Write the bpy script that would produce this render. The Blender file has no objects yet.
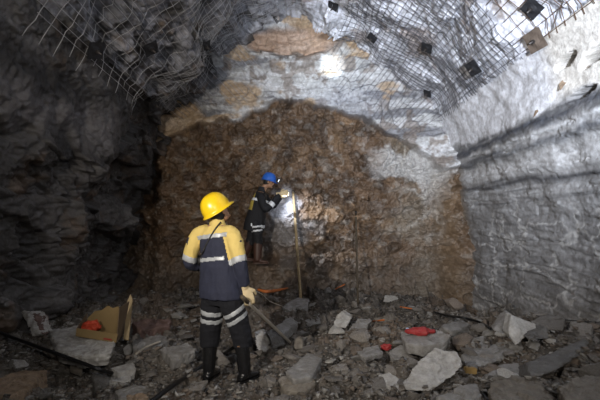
import bpy, bmesh, math, random
import numpy as np
from mathutils import Vector, Matrix
from mathutils.bvhtree import BVHTree

C = bpy.context.scene.collection
random.seed(7); RNG = np.random.default_rng(11)

# ------------------------------------------------------------------ camera, world, lights, exposure
F = 433.0; CAMZ = 1.5; PITCH = math.atan(25/F)
cd = bpy.data.cameras.new('camera'); cam = bpy.data.objects.new('camera', cd); C.objects.link(cam)
cam.location = (0, 0, CAMZ); cam.rotation_euler = (math.pi/2 + PITCH, 0, 0)
cd.sensor_width = 36; cd.lens = 36*F/600; cd.clip_start = .05
bpy.context.scene.camera = cam
sc = bpy.context.scene
sc.view_settings.view_transform = 'Standard'; sc.view_settings.look = 'None'
sc.view_settings.gamma = 1; sc.view_settings.exposure = 0.0
w = bpy.data.worlds.new('world'); sc.world = w; w.use_nodes = True
w.node_tree.nodes['Background'].inputs[0].default_value = (.6, .7, 1, 1)
w.node_tree.nodes['Background'].inputs[1].default_value = .012

def spot(name, loc, target, power, col, angle, blend, size):
    l = bpy.data.lights.new(name, 'SPOT'); l.energy = power; l.color = col
    l.spot_size = math.radians(angle); l.spot_blend = blend; l.shadow_soft_size = size
    o = bpy.data.objects.new(name, l); C.objects.link(o); o.location = loc
    o.rotation_euler = (Vector(target) - Vector(loc)).to_track_quat('-Z', 'Y').to_euler()
    return o
# work light carried behind the camera on the left, cap lamps of the party behind the camera, and an added floor fill
spot('work_light', (-1.95, -.1, 2.5), (1.5, 9, 2.35), 1000, (1.0, .92, .82), 76, 1.0, .05)
spot('cap_lamp_roof', (.9, -.6, 1.9), (3.0, 7.6, 4.4), 3500, (.78, .86, 1.0), 66, 1.0, .12)
spot('cap_lamp_beam', (.15, -.1, 1.75), (.69, 9.0, 4.86), 15000, (.82, .92, 1.0), 3.8, 1.0, .02)
spot('cap_lamp_halo', (.15, -.1, 1.78), (.69, 9.0, 4.86), 1100, (.82, .92, 1.0), 15, 1.0, .02)
spot('floor_fill', (.6, -.7, 2.2), (.5, 5.2, .0), 235, (1.0, .93, .84), 100, 1.0, .15)  # added unseen light that brightens the floor and fills its shadows

# ------------------------------------------------------------------ numeric helpers
def P(px, py, d):
    a = (px-300)/F; s = (200-py)/F; cp, sp = math.cos(PITCH), math.sin(PITCH)
    v = Vector((a, cp - s*sp, s*cp + sp)); k = d/v.y
    return Vector((v.x*k, d, CAMZ + v.z*k))
def ray(px, py):
    return (P(px, py, 1.0) - Vector((0, 0, CAMZ))).normalized()
def PZ(px, py, z):
    r = ray(px, py); k = (z-CAMZ)/r.z
    return Vector((0, 0, CAMZ)) + r*k

def hsh(ix, iy, iz, s):
    h = (ix.astype(np.int64)*374761393 + iy.astype(np.int64)*668265263 + iz.astype(np.int64)*2147483647*3 + s*144269504088896) & 0xffffffff
    h = ((h ^ (h >> 13))*1274126177) & 0xffffffff
    h = ((h ^ (h >> 15))*2246822519) & 0xffffffff
    h = h ^ (h >> 16)
    return (h & 0xffffff)/float(0x1000000)
def vn(p, s=0):
    f = np.floor(p); t = p-f; t = t*t*t*(t*(t*6-15)+10); i = f.astype(np.int64)
    r = 0
    for a in (0, 1):
        wa = t[..., 0] if a else 1-t[..., 0]
        for b in (0, 1):
            wb = t[..., 1] if b else 1-t[..., 1]
            for c in (0, 1):
                wc = t[..., 2] if c else 1-t[..., 2]
                r = r + wa*wb*wc*hsh(i[..., 0]+a, i[..., 1]+b, i[..., 2]+c, s)
    return r*2-1
def fbm(p, sc_=1, octv=5, s=0, g=.5):
    if not hasattr(sc_, '__len__'): sc_ = (sc_,)*3
    q = p*np.array(sc_); a = 1; r = 0
    for k in range(octv):
        r = r + a*vn(q, s+k*17); q = q*2.03+5.1; a *= g
    return r
def ridged(p, sc_, octv=4, s=0):
    if not hasattr(sc_, '__len__'): sc_ = (sc_,)*3
    q = p*np.array(sc_); a = 1; r = 0
    for k in range(octv):
        r = r + a*(1-np.abs(vn(q, s+k*31))*2); q = q*2.1+3.3; a *= .5
    return r
def cells(p, size, s=0):
    if not hasattr(size, '__len__'): size = (size,)*3
    q = p/np.array(size); f = np.floor(q).astype(np.int64)
    d1 = np.full(q.shape[:-1], 9e9); d2 = d1.copy()
    off = np.zeros(q.shape); idr = np.zeros(q.shape)
    for a in (-1, 0, 1):
        for b in (-1, 0, 1):
            for c in (-1, 0, 1):
                ix, iy, iz = f[..., 0]+a, f[..., 1]+b, f[..., 2]+c
                o = np.stack([q[..., 0]-ix-hsh(ix, iy, iz, s+1), q[..., 1]-iy-hsh(ix, iy, iz, s+2), q[..., 2]-iz-hsh(ix, iy, iz, s+3)], -1)
                d = (o**2).sum(-1); m = d < d1
                d2 = np.where(m, d1, np.minimum(d2, d)); d1 = np.where(m, d, d1)
                off[m] = o[m]
                idr[m] = np.stack([hsh(ix, iy, iz, s+4), hsh(ix, iy, iz, s+5), hsh(ix, iy, iz, s+6)], -1)[m]
    return idr, off, np.sqrt(d1), np.sqrt(d2)
def blocky(p, size, amp, s=0, tilt=1.0, warp=.16):
    sz = size if not hasattr(size, '__len__') else min(size)
    q = p + warp*sz*np.stack([fbm(p/sz*1.1+k*7, 1, 3, s+50+k, .6) for k in range(3)], -1)
    idr, off, d1, d2 = cells(q, size, s)
    h = (idr[..., 0]-.5) + tilt*(off[..., 0]*(idr[..., 1]-.5) + off[..., 1]*(idr[..., 2]-.5) + off[..., 2]*(idr[..., 0]*7 % 1-.5))*1.6
    crack = np.clip(1-(d2-d1)/.07, 0, 1)
    return amp*h - amp*.12*crack, idr, crack
def sst(a, b, x):
    t = np.clip((x-a)/(b-a), 0, 1); return t*t*(3-2*t)
def bump(x, c, w_):
    return np.exp(-((x-c)/w_)**2)
def mixc(a, b, t):
    return a*(1-t[..., None]) + np.array(b)*t[..., None]

# ------------------------------------------------------------------ materials
def new_mat(name, col=(.5, .5, .5), rough=.7, metal=0, spec=.5, bump_s=0, bump_scale=40, var=0, var_scale=8, emit=None):
    m = bpy.data.materials.new(name); m.use_nodes = True; nt = m.node_tree
    b = nt.nodes['Principled BSDF']; b.inputs['Roughness'].default_value = rough
    b.inputs['Metallic'].default_value = metal; b.inputs['Specular IOR Level'].default_value = spec
    tc = nt.nodes.new('ShaderNodeTexCoord')
    if var:
        n = nt.nodes.new('ShaderNodeTexNoise'); n.inputs['Scale'].default_value = var_scale; n.inputs['Detail'].default_value = 6
        nt.links.new(tc.outputs['Object'], n.inputs['Vector'])
        mx = nt.nodes.new('ShaderNodeMix'); mx.data_type = 'RGBA'
        mx.inputs[6].default_value = (*[c*(1-var) for c in col], 1); mx.inputs[7].default_value = (*[min(1, c*(1+var)) for c in col], 1)
        nt.links.new(n.outputs['Fac'], mx.inputs[0]); nt.links.new(mx.outputs[2], b.inputs['Base Color'])
    else:
        b.inputs['Base Color'].default_value = (*col, 1)
    if bump_s:
        n2 = nt.nodes.new('ShaderNodeTexNoise'); n2.inputs['Scale'].default_value = bump_scale; n2.inputs['Detail'].default_value = 5
        nt.links.new(tc.outputs['Object'], n2.inputs['Vector'])
        bp = nt.nodes.new('ShaderNodeBump'); bp.inputs['Strength'].default_value = bump_s; bp.inputs['Distance'].default_value = .01
        nt.links.new(n2.outputs['Fac'], bp.inputs['Height']); nt.links.new(bp.outputs['Normal'], b.inputs['Normal'])
    if emit:
        b.inputs['Emission Color'].default_value = (*emit[:3], 1); b.inputs['Emission Strength'].default_value = emit[3]
    return m
def rock_mat(name, rough=.62, attr=True, col=(.3, .3, .3), rnd=.35, bs=.6, fine=60, spec=.45, tintrange=((.75, .72, .7), (1.25, 1.27, 1.3))):
    """rock: colour from the 'Col' attribute (or one colour with per-rock variation), speckled and rough by noise"""
    m = bpy.data.materials.new(name); m.use_nodes = True; nt = m.node_tree; L = nt.links
    b = nt.nodes['Principled BSDF']; b.inputs['Specular IOR Level'].default_value = spec
    tc = nt.nodes.new('ShaderNodeTexCoord')
    if attr:
        a = nt.nodes.new('ShaderNodeVertexColor'); a.layer_name = 'Col'; src = a.outputs['Color']
    else:
        oi = nt.nodes.new('ShaderNodeObjectInfo'); cr = nt.nodes.new('ShaderNodeValToRGB')
        e = cr.color_ramp.elements
        e[0].color = (*[c*(1-rnd) for c in col], 1); e[1].color = (*[c*(1+rnd) for c in col], 1)
        L.new(oi.outputs['Random'], cr.inputs[0]); src = cr.outputs['Color']
    n = nt.nodes.new('ShaderNodeTexNoise'); n.inputs['Scale'].default_value = fine*.4; n.inputs['Detail'].default_value = 8; n.inputs['Roughness'].default_value = .7
    L.new(tc.outputs['Object'], n.inputs['Vector'])
    cr2 = nt.nodes.new('ShaderNodeValToRGB'); e = cr2.color_ramp.elements
    e[0].position = .3; e[0].color = (*[t*.75 for t in tintrange[0]], 1); e[1].position = .7; e[1].color = (*tintrange[1], 1)
    L.new(n.outputs['Fac'], cr2.inputs[0])
    mx = nt.nodes.new('ShaderNodeMix'); mx.data_type = 'RGBA'; mx.blend_type = 'MULTIPLY'; mx.inputs[0].default_value = 1
    L.new(src, mx.inputs[6]); L.new(cr2.outputs['Color'], mx.inputs[7]); L.new(mx.outputs[2], b.inputs['Base Color'])
    mr = nt.nodes.new('ShaderNodeMapRange'); mr.inputs[3].default_value = rough-.2; mr.inputs[4].default_value = min(1, rough+.2)
    L.new(n.outputs['Fac'], mr.inputs[0]); L.new(mr.outputs[0], b.inputs['Roughness'])
    n3 = nt.nodes.new('ShaderNodeTexNoise'); n3.inputs['Scale'].default_value = fine; n3.inputs['Detail'].default_value = 6; n3.inputs['Roughness'].default_value = .65
    L.new(tc.outputs['Object'], n3.inputs['Vector'])
    bp = nt.nodes.new('ShaderNodeBump'); bp.inputs['Strength'].default_value = bs; bp.inputs['Distance'].default_value = .015
    L.new(n3.outputs['Fac'], bp.inputs['Height']); L.new(bp.outputs['Normal'], b.inputs['Normal'])
    return m
M = {}
M['wall'] = rock_mat('tunnel_rock', .6, fine=34)
M['face'] = rock_mat('face_rock', .5, fine=38, bs=.8, spec=.5)
M['ground'] = rock_mat('ground_rock', .75, fine=60, bs=.7)
M['rock_grey'] = rock_mat('loose_rock_grey', .7, attr=False, col=(.2, .185, .168))
M['rock_brown'] = rock_mat('loose_rock_brown', .72, attr=False, col=(.18, .148, .12))
M['rock_pale'] = rock_mat('loose_rock_pale', .7, attr=False, col=(.34, .33, .31))
M['slab_grey'] = rock_mat('slab_grey', .6, attr=False, col=(.27, .262, .25), rnd=.12, fine=28)
M['slab_pale'] = rock_mat('slab_pale', .65, attr=False, col=(.46, .45, .43), rnd=.05, fine=28)
M['slab_dark'] = rock_mat('slab_dark', .6, attr=False, col=(.13, .125, .118), rnd=.12, fine=28)
M['slab_brown'] = rock_mat('slab_brown', .65, attr=False, col=(.2, .178, .148), rnd=.12, fine=28)
M['slab_tan'] = rock_mat('flake_tan', .75, attr=False, col=(.3, .22, .15), rnd=.05, fine=50)
M['slab_red'] = rock_mat('slab_red', .65, attr=False, col=(.15, .095, .08), rnd=.05, fine=28)
M['wire'] = new_mat('galvanised_wire_lit', (.5, .5, .51), .45, .5)  # copy of the mesh wire with lamp-lit brightness put into its colour
M['wire_dark'] = new_mat('dull_wire', (.11, .11, .125), .6, .4)
M['wire_rust'] = new_mat('rusty_wire', (.14, .085, .055), .7, .3, var=.3)
M['plate_dark'] = new_mat('dark_steel_plate', (.025, .025, .028), .6, .3, bump_s=.2)
M['plate_rust'] = new_mat('rusty_steel_plate', (.13, .098, .075), .75, .2, bump_s=.4, var=.4, var_scale=20)
M['bolt'] = new_mat('bolt_steel', (.1, .09, .085), .5, .8)
M['yellow_helmet'] = new_mat('yellow_plastic', (.86, .58, .015), .3, spec=.5)
M['blue_helmet'] = new_mat('blue_plastic', (.025, .13, .55), .35)
M['navy'] = new_mat('navy_cloth', (.018, .021, .042), .85, bump_s=.3, bump_scale=120, var=.25, var_scale=14)
M['navy2'] = new_mat('dark_trouser_cloth', (.004, .0045, .008), .9, bump_s=.3, bump_scale=120, var=.25)
M['yellow_cloth'] = new_mat('pale_yellow_cloth', (.62, .47, .15), .85, bump_s=.2, bump_scale=100, var=.12, var_scale=14)
M['yellow_dull'] = new_mat('dusty_yellow_cloth', (.45, .35, .07), .85, var=.2)
M['tape'] = new_mat('reflective_tape', (.42, .44, .46), .45, .15, var=.1)
M['tape_b'] = new_mat('bright_reflective_tape', (.8, .84, .9), .45, .1)
M['black_cloth'] = new_mat('black_cloth', (.012, .013, .017), .8, bump_s=.3, bump_scale=100)
M['rubber'] = new_mat('black_rubber', (.012, .012, .013), .22, spec=.6, bump_s=.08, bump_scale=20)
M['boot_brown'] = new_mat('muddy_rubber', (.07, .034, .024), .5, var=.4, var_scale=12)
M['trim'] = new_mat('brown_boot_trim', (.22, .12, .06), .7)
M['glove'] = new_mat('cream_leather_glove', (.62, .5, .3), .8, bump_s=.3, bump_scale=80, var=.15, var_scale=25)
M['skin'] = new_mat('skin', (.36, .2, .12), .55)
M['hair'] = new_mat('black_hair', (.01, .009, .008), .6)
M['eye'] = new_mat('eye', (.05, .04, .035), .2)
M['strap'] = new_mat('black_strap', (.008, .008, .009), .6)
M['wood'] = new_mat('pale_wood_pole', (.33, .25, .14), .75, var=.25, var_scale=25)
M['steel_bar'] = new_mat('dusty_steel_bar', (.42, .38, .32), .55, .1, var=.25, var_scale=20)
M['rust_bar'] = new_mat('rusty_drill_steel', (.1, .08, .055), .65, .3, var=.3)
M['hose'] = new_mat('black_hose', (.01, .01, .011), .5)
M['card'] = new_mat('brown_cardboard', (.27, .19, .085), .85, var=.12, var_scale=10)
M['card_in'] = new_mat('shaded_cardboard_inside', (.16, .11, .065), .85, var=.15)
M['red'] = new_mat('red_plastic', (.36, .035, .035), .5, bump_s=.3, bump_scale=25)
M['redcloth'] = new_mat('orange_red_cloth', (.5, .06, .025), .7, bump_s=.4, bump_scale=30)
M['orange'] = new_mat('orange_plastic', (.55, .16, .04), .5)
M['lens'] = new_mat('cap_lamp_lens', (.9, .95, 1), .2, emit=(.8, .9, 1, 6))
M['yellowbit'] = new_mat('yellow_wood_block', (.36, .24, .09), .7, var=.2)
M['paper'] = new_mat('white_fibre', (.6, .6, .58), .8)
M['bluebit'] = new_mat('pale_blue_plastic', (.3, .5, .7), .4)

# ------------------------------------------------------------------ object helpers
def tag(o, label=None, cat=None, group=None, kind=None):
    if label: o['label'] = label
    if cat: o['category'] = cat
    if group: o['group'] = group
    if kind: o['kind'] = kind
    return o
def link(name, me, mat=None, parent=None, smooth=True):
    o = bpy.data.objects.new(name, me); C.objects.link(o)
    if mat is not None:
        for m in (mat if isinstance(mat, (list, tuple)) else [mat]): me.materials.append(m)
    if smooth: me.shade_smooth()
    if parent: o.parent = parent
    return o
def empty(name, loc=(0, 0, 0)):
    o = bpy.data.objects.new(name, None); C.objects.link(o); o.location = loc; o.empty_display_size = .1
    return o
def adopt(root, parts):
    """parent world-placed parts to a root whose own location stays at its base"""
    for p in parts:
        p.parent = root; p.matrix_parent_inverse = Matrix.Translation(root.location).inverted()
def np_mesh(name, V, Fa, cols=None):
    me = bpy.data.meshes.new(name)
    V = np.asarray(V, dtype=np.float32); Fa = np.asarray(Fa, dtype=np.int32); k = Fa.shape[1]
    me.vertices.add(len(V)); me.vertices.foreach_set('co', V.ravel())
    me.loops.add(Fa.size); me.loops.foreach_set('vertex_index', Fa.ravel())
    me.polygons.add(len(Fa)); me.polygons.foreach_set('loop_start', np.arange(0, Fa.size, k, dtype=np.int32))
    me.update(calc_edges=True)
    if cols is not None:
        at = me.color_attributes.new('Col', 'FLOAT_COLOR', 'POINT')
        c4 = np.ones((len(V), 4), dtype=np.float32); c4[:, :3] = np.clip(cols, 0, 1); at.data.foreach_set('color', c4.ravel())
    me.validate(); return me
def grid_mesh(name, G, cols, flip=False):
    nu, nv = G.shape[:2]; idx = np.arange(nu*nv).reshape(nu, nv)
    a, b, c, d = idx[:-1, :-1], idx[1:, :-1], idx[1:, 1:], idx[:-1, 1:]
    Fa = np.stack([a, b, c, d] if not flip else [a, d, c, b], -1).reshape(-1, 4)
    return np_mesh(name, G.reshape(-1, 3), Fa, cols.reshape(-1, 3))
def bvh_of(*obs):
    vs, fs, n = [], [], 0
    for o in obs:
        me = o.data; a = np.empty(len(me.vertices)*3, dtype=np.float32); me.vertices.foreach_get('co', a); a = a.reshape(-1, 3)
        mw = o.matrix_world; vs += [tuple(mw @ Vector(v)) for v in a.tolist()]
        fs += [tuple(i+n for i in p.vertices) for p in me.polygons]; n = len(vs)
    return BVHTree.FromPolygons(vs, fs)
def catmull(pts, n=8):
    pts = [Vector(p) for p in pts]; q = [pts[0]*2-pts[1]]+pts+[pts[-1]*2-pts[-2]]; out = []
    for i in range(1, len(q)-2):
        for k in range(n):
            t = k/n; a, b, c, d = q[i-1:i+3]
            out.append(.5*((2*b)+(c-a)*t+(2*a-5*b+4*c-d)*t*t+(3*b-a-3*c+d)*t**3))
    return out+[pts[-1]]
def tube_into(V, Fq, pts, rad, n=6, cap=True):
    """append a tube along pts; rad one number, list of numbers or list of (a, b, axis-hint) ; faces triangles/quads as lists"""
    pts = [Vector(p) for p in pts]; base = len(V); up = None
    for i, p in enumerate(pts):
        t = (pts[min(i+1, len(pts)-1)]-pts[max(i-1, 0)]).normalized()
        if up is None:
            up = t.orthogonal().normalized()
        up = (up - t*up.dot(t)).normalized(); sd = t.cross(up)
        r = rad[i] if hasattr(rad, '__len__') else rad
        for k in range(n):
            a = 2*math.pi*k/n; V.append(tuple(p+up*math.cos(a)*r+sd*math.sin(a)*r))
    for i in range(len(pts)-1):
        for k in range(n):
            a = base+i*n+k; b = base+i*n+(k+1) % n
            Fq.append((a, b, b+n, a+n))
    if cap:
        Fq.append(tuple(base+k for k in reversed(range(n)))); Fq.append(tuple(base+(len(pts)-1)*n+k for k in range(n)))
def pymesh(name, V, Fq):
    me = bpy.data.meshes.new(name); me.from_pydata([tuple(v) for v in V], [], Fq); me.update(); return me
def tube(name, pts, r, mat, n=8, smooth_pts=True, parent=None):
    V, Q = [], []; pp = catmull(pts, 8) if smooth_pts and len(pts) > 2 else pts
    if hasattr(r, '__len__'):
        r = list(np.interp(np.linspace(0, 1, len(pp)), np.linspace(0, 1, len(r)), r))
    tube_into(V, Q, pp, r, n); return link(name, pymesh(name, V, Q), mat, parent)
def remesh(name, V, Q, voxel, smooth=2):
    me = pymesh(name, V, Q); bm = bmesh.new(); bm.from_mesh(me); bmesh.ops.recalc_face_normals(bm, faces=bm.faces); bm.to_mesh(me); bm.free()
    o = bpy.data.objects.new(name, me); C.objects.link(o)
    md = o.modifiers.new('r', 'REMESH'); md.mode = 'VOXEL'; md.voxel_size = voxel
    if smooth:
        s = o.modifiers.new('s', 'SMOOTH'); s.iterations = smooth; s.factor = .5
    dg = bpy.context.evaluated_depsgraph_get(); me2 = bpy.data.meshes.new_from_object(o.evaluated_get(dg))
    bpy.data.objects.remove(o); bpy.data.meshes.remove(me); me2.name = name; return me2
def co_of(me):
    a = np.empty(len(me.vertices)*3, dtype=np.float32); me.vertices.foreach_get('co', a); return a.reshape(-1, 3).astype(float)
def no_of(me):
    a = np.empty(len(me.vertices)*3, dtype=np.float32); me.vertices.foreach_get('normal', a); return a.reshape(-1, 3).astype(float)
def set_co(me, c):
    me.vertices.foreach_set('co', c.astype(np.float32).ravel()); me.update()

# ------------------------------------------------------------------ tunnel shell
PROF = [(-3.62, -.6), (-3.55, 0), (-3.42, 1), (-3.2, 2), (-2.9, 3), (-2.5, 3.75), (-1.75, 4.55), (-.85, 5.42), (0, 5.72), (.9, 5.35),
        (1.8, 4.6), (2.4, 4.15), (2.85, 3.6), (3.08, 2.8), (3.3, 1.5), (3.42, 0), (3.45, -.6)]
pp = np.array([(p.x, p.z) for p in catmull([Vector((a, 0, b)) for a, b in PROF], 12)])
sl = np.concatenate([[0], np.cumsum(np.hypot(*np.diff(pp, axis=0).T))])
def prof(s):
    return np.interp(s, sl, pp[:, 0]), np.interp(s, sl, pp[:, 1])
iL = sl[np.argmin(np.abs(pp[:80, 1]-3.7))]; iR = sl[len(pp)//2 + np.argmin(np.abs(pp[len(pp)//2:, 1]-3.65))]
def prof_n(s):
    x0, z0 = prof(s-.15); x1, z1 = prof(s+.15); tx, tz = x1-x0, z1-z0; l = np.hypot(tx, tz)+1e-9
    return tz/l, -tx/l     # inward normal (curve runs left floor -> crown -> right floor)
def ys_list(dense, coarse=.16, y0=-3.5, yd=3.4, y1=9.9):
    return np.concatenate([np.arange(y0, yd, coarse), np.arange(yd, y1, dense)])
def macro(x, y, z):
    """large relief, positive into the tunnel"""
    m = np.zeros_like(x)
    left = x < 0
    b = .36*bump(y, 6.1, .6)*sst(4.0, 2.6, z) - .22*sst(6.5, 7.2, y)*sst(4.2, 3.4, z) + .22*bump(y, 5.6, .35)*bump(z, 1.0, 1.0) - .2*bump(y, 6.35, .25)*bump(z, 1.9, .45)
    m += np.where(left, b, 0)
    m += np.where(left, 0, .16*bump(z, .0, .6) + .10*bump(z, 2.55, .35)*sst(8.5, 6.5, y))
    # hollow in the left of the roof
    m += -.35*bump(x, -1.5, .55)*bump(y, 8.0, .7)*sst(3.6, 4.4, z)
    return m
def shell(name, s0, s1, ns, ys, colf, dispf, mat, smooth=True):
    s = np.linspace(s0, s1, ns); S, Y = np.meshgrid(s, ys, indexing='ij')
    X, Z = prof(S); nx, nz = prof_n(S)
    base = np.stack([X, Y, Z], -1)
    d = macro(X, Y, Z) + (.16 if name != 'wall_right' else .05)*fbm(base, .7, 3, 3)
    d2, ex = dispf(base, X, Y, Z); d = d+d2
    G = base.copy(); G[..., 0] += nx*d; G[..., 2] += nz*d
    cols = colf(base, X, Y, Z, d, ex)
    o = link(name, grid_mesh(name, G, cols, flip=True), mat, smooth=smooth); tag(o, kind='structure'); return o

def disp_left(p, X, Y, Z):
    b1, id1, c1 = blocky(p, (.9, 1.1, .55), .28, 21, 1.4, .07)
    q = p.copy(); q[..., 2] += .35*p[..., 1]
    b2, id2, c2 = blocky(q, (.26, .5, .36), .13, 22, 1.6, .06)
    b3, id3, c3 = blocky(p, (.1, .16, .07), .035, 23, 1.6, .06)
    sm = sst(2.3, 2.7, Z)*sst(7.4, 6.2, Y)      # smooth shoulder high on the near left wall
    return (b1*.8+b2*.7)*(1-.88*sm) + b3*.7*(1-.5*sm) + .03*fbm(p, 6, 5, 24, .6), (id1, id2, c1, c2)
def col_left(p, X, Y, Z, d, ex):
    id1, id2, c1, c2 = ex
    n = fbm(p, (1.2, .5, 3.0), 5, 31); n2 = fbm(p, 3, 4, 32)
    c = np.zeros(p.shape) + np.array((.105, .098, .095))
    c = mixc(c, (.20, .19, .185), sst(.0, .8, n))
    c = mixc(c, (.17, .12, .085), sst(.35, .9, n2)*.8)
    c *= (.6+.8*id2[..., :1])*.72
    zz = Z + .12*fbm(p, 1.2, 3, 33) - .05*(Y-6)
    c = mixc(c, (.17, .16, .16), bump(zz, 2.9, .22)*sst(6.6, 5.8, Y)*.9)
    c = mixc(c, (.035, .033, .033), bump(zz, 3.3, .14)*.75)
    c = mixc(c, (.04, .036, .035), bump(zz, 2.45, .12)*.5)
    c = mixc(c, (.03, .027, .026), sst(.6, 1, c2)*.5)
    return c
def disp_right(p, X, Y, Z):
    q = p.copy(); zz = Z - .035*(Y-6) + .05*fbm(p, (1, .5, 1), 3, 41)
    q[..., 2] = zz
    lay = zz/.16; k = np.floor(lay); f = lay-k
    h = hsh(k.astype(int), (k*0).astype(int), (k*0).astype(int), 5); h1 = hsh((k+1).astype(int), (k*0).astype(int), (k*0).astype(int), 5)
    st = (h+(h1-h)*sst(.8, 1, f)-.5)*.06
    rough = sst(3.1, 2.8, zz)
    b1, id1, c1 = blocky(q, (.6, 1.3, .16), .035, 42, .5, .08)
    b2, id2, c2 = blocky(q, (.2, .34, .05), .014, 43, .8, .1)
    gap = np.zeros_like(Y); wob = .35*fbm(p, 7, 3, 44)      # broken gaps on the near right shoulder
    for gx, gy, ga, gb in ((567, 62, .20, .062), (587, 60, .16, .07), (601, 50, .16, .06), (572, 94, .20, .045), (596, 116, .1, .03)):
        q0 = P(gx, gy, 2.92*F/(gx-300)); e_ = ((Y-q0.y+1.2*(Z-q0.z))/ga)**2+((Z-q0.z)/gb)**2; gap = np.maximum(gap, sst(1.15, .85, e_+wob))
    return (st+b1+b2)*(.12+.88*rough) + .012*fbm(p, (5, 4, 8), 5, 45) - gap*.3 + .02*fbm(p, 2.2, 3, 46), (zz, id1, id2, rough, gap)
def col_right(p, X, Y, Z, d, ex):
    zz, id1, id2, rough, gap = ex
    n = fbm(p, (1.5, .8, 6), 5, 51); n2 = fbm(p, 3, 5, 52); n3 = fbm(p, (2, 1, 14), 5, 53)
    c = np.zeros(p.shape) + np.array((.34, .335, .33))
    c = mixc(c, (.5, .5, .5), sst(0, .9, n3)*.8)
    c = mixc(c, (.15, .15, .15), sst(.1, .9, -n3)*.85)
    # white shotcrete skin high up
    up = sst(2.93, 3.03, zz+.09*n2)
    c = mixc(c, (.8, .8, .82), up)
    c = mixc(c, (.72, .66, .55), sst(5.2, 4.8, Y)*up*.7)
    c = mixc(c, (.07, .075, .09), bump(zz+.05*n2+.04*n3, 2.84, .08)*sst(-.7, .1, n+.2)*.95)
    c = mixc(c, (.62, .62, .62), bump(zz+.02*n2, 2.72, .025)*.8)
    c = mixc(c, (.08, .085, .095), bump(zz+.04*n2+.04*n3, 2.6, .055)*.85)
    c = mixc(c, (.58, .575, .57), bump(zz+.04*n2, 2.38, .13)*.9)
    c = mixc(c, (.08, .08, .085), bump(zz+.03*n+.035*n3, 2.15, .045)*.9)
    for z0 in (1.85, 1.5, 1.22, .95, .7, .45): c = mixc(c, (.1, .1, .105), bump(zz+.02*n2, z0, .018)*sst(-.3, .3, fbm(p, (1, .7, 3), 3, int(z0*100)))*.8)
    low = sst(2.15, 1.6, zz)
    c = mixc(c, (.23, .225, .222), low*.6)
    v = np.clip(1-np.abs(fbm(p, (2.2, 2.2, 3.0), 4, 54))*7, 0, 1)
    c = mixc(c, (.6, .59, .57), v*.8*low)
    c = mixc(c, (.27, .2, .13), sst(8.2, 8.8, Y)*.9*sst(3.0, 2.4, Z))
    c = mixc(c, (.02, .02, .02), gap*.9)  # cavity shade painted into the gaps
    return c
def disp_roof(p, X, Y, Z):
    b1, id1, c1 = blocky(p, (.7, .8, .5), .17, 61, 1.3, .08)
    b2, id2, c2 = blocky(p, (.26, .3, .2), .08, 62, 1.6, .07)
    b3, id3, c3 = blocky(p, .1, .024, 63, 1.5, .07)
    edge = sst(iR, iR-.3, sl[0]+0*X) if False else 1
    k_ = 1-.68*sst(.6, 2.0, X); return (b1+b2+b3)*k_+.02*fbm(p, 6, 5, 64, .6), (id1, id2, c2)
def col_roof(p, X, Y, Z, d, ex):
    id1, id2, c2 = ex
    n = fbm(p, 1.1, 5, 71); n2 = fbm(p, 4, 5, 72)
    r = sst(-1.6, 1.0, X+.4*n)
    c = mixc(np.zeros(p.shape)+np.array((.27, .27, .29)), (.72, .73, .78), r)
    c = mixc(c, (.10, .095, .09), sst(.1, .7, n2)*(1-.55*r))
    c = mixc(c, (.3, .21, .14), sst(.35, .8, fbm(p, 2, 4, 73))*.6)
    c = mixc(c, (.04, .04, .042), bump(X, -1.75, .45)*bump(Y, 8.1, .8)*.8)  # shade of the roof hollow painted as dark colour
    c = mixc(c, (.07, .06, .055), bump(Y, 8.55, .22)*bump(X, -.7, .8)*.7)  # poorly lit strip of roof by the face, darkened in the colour
    c *= (.7+.6*id2[..., :1])
    return c
ysw = ys_list(.0135)
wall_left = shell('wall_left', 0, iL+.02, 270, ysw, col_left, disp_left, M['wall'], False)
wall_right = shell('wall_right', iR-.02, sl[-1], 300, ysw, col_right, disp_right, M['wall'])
ceiling = shell('ceiling', iL-.02, iR+.02, 430, ys_list(.018, yd=4.2), col_roof, disp_roof, M['wall'], False)

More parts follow.
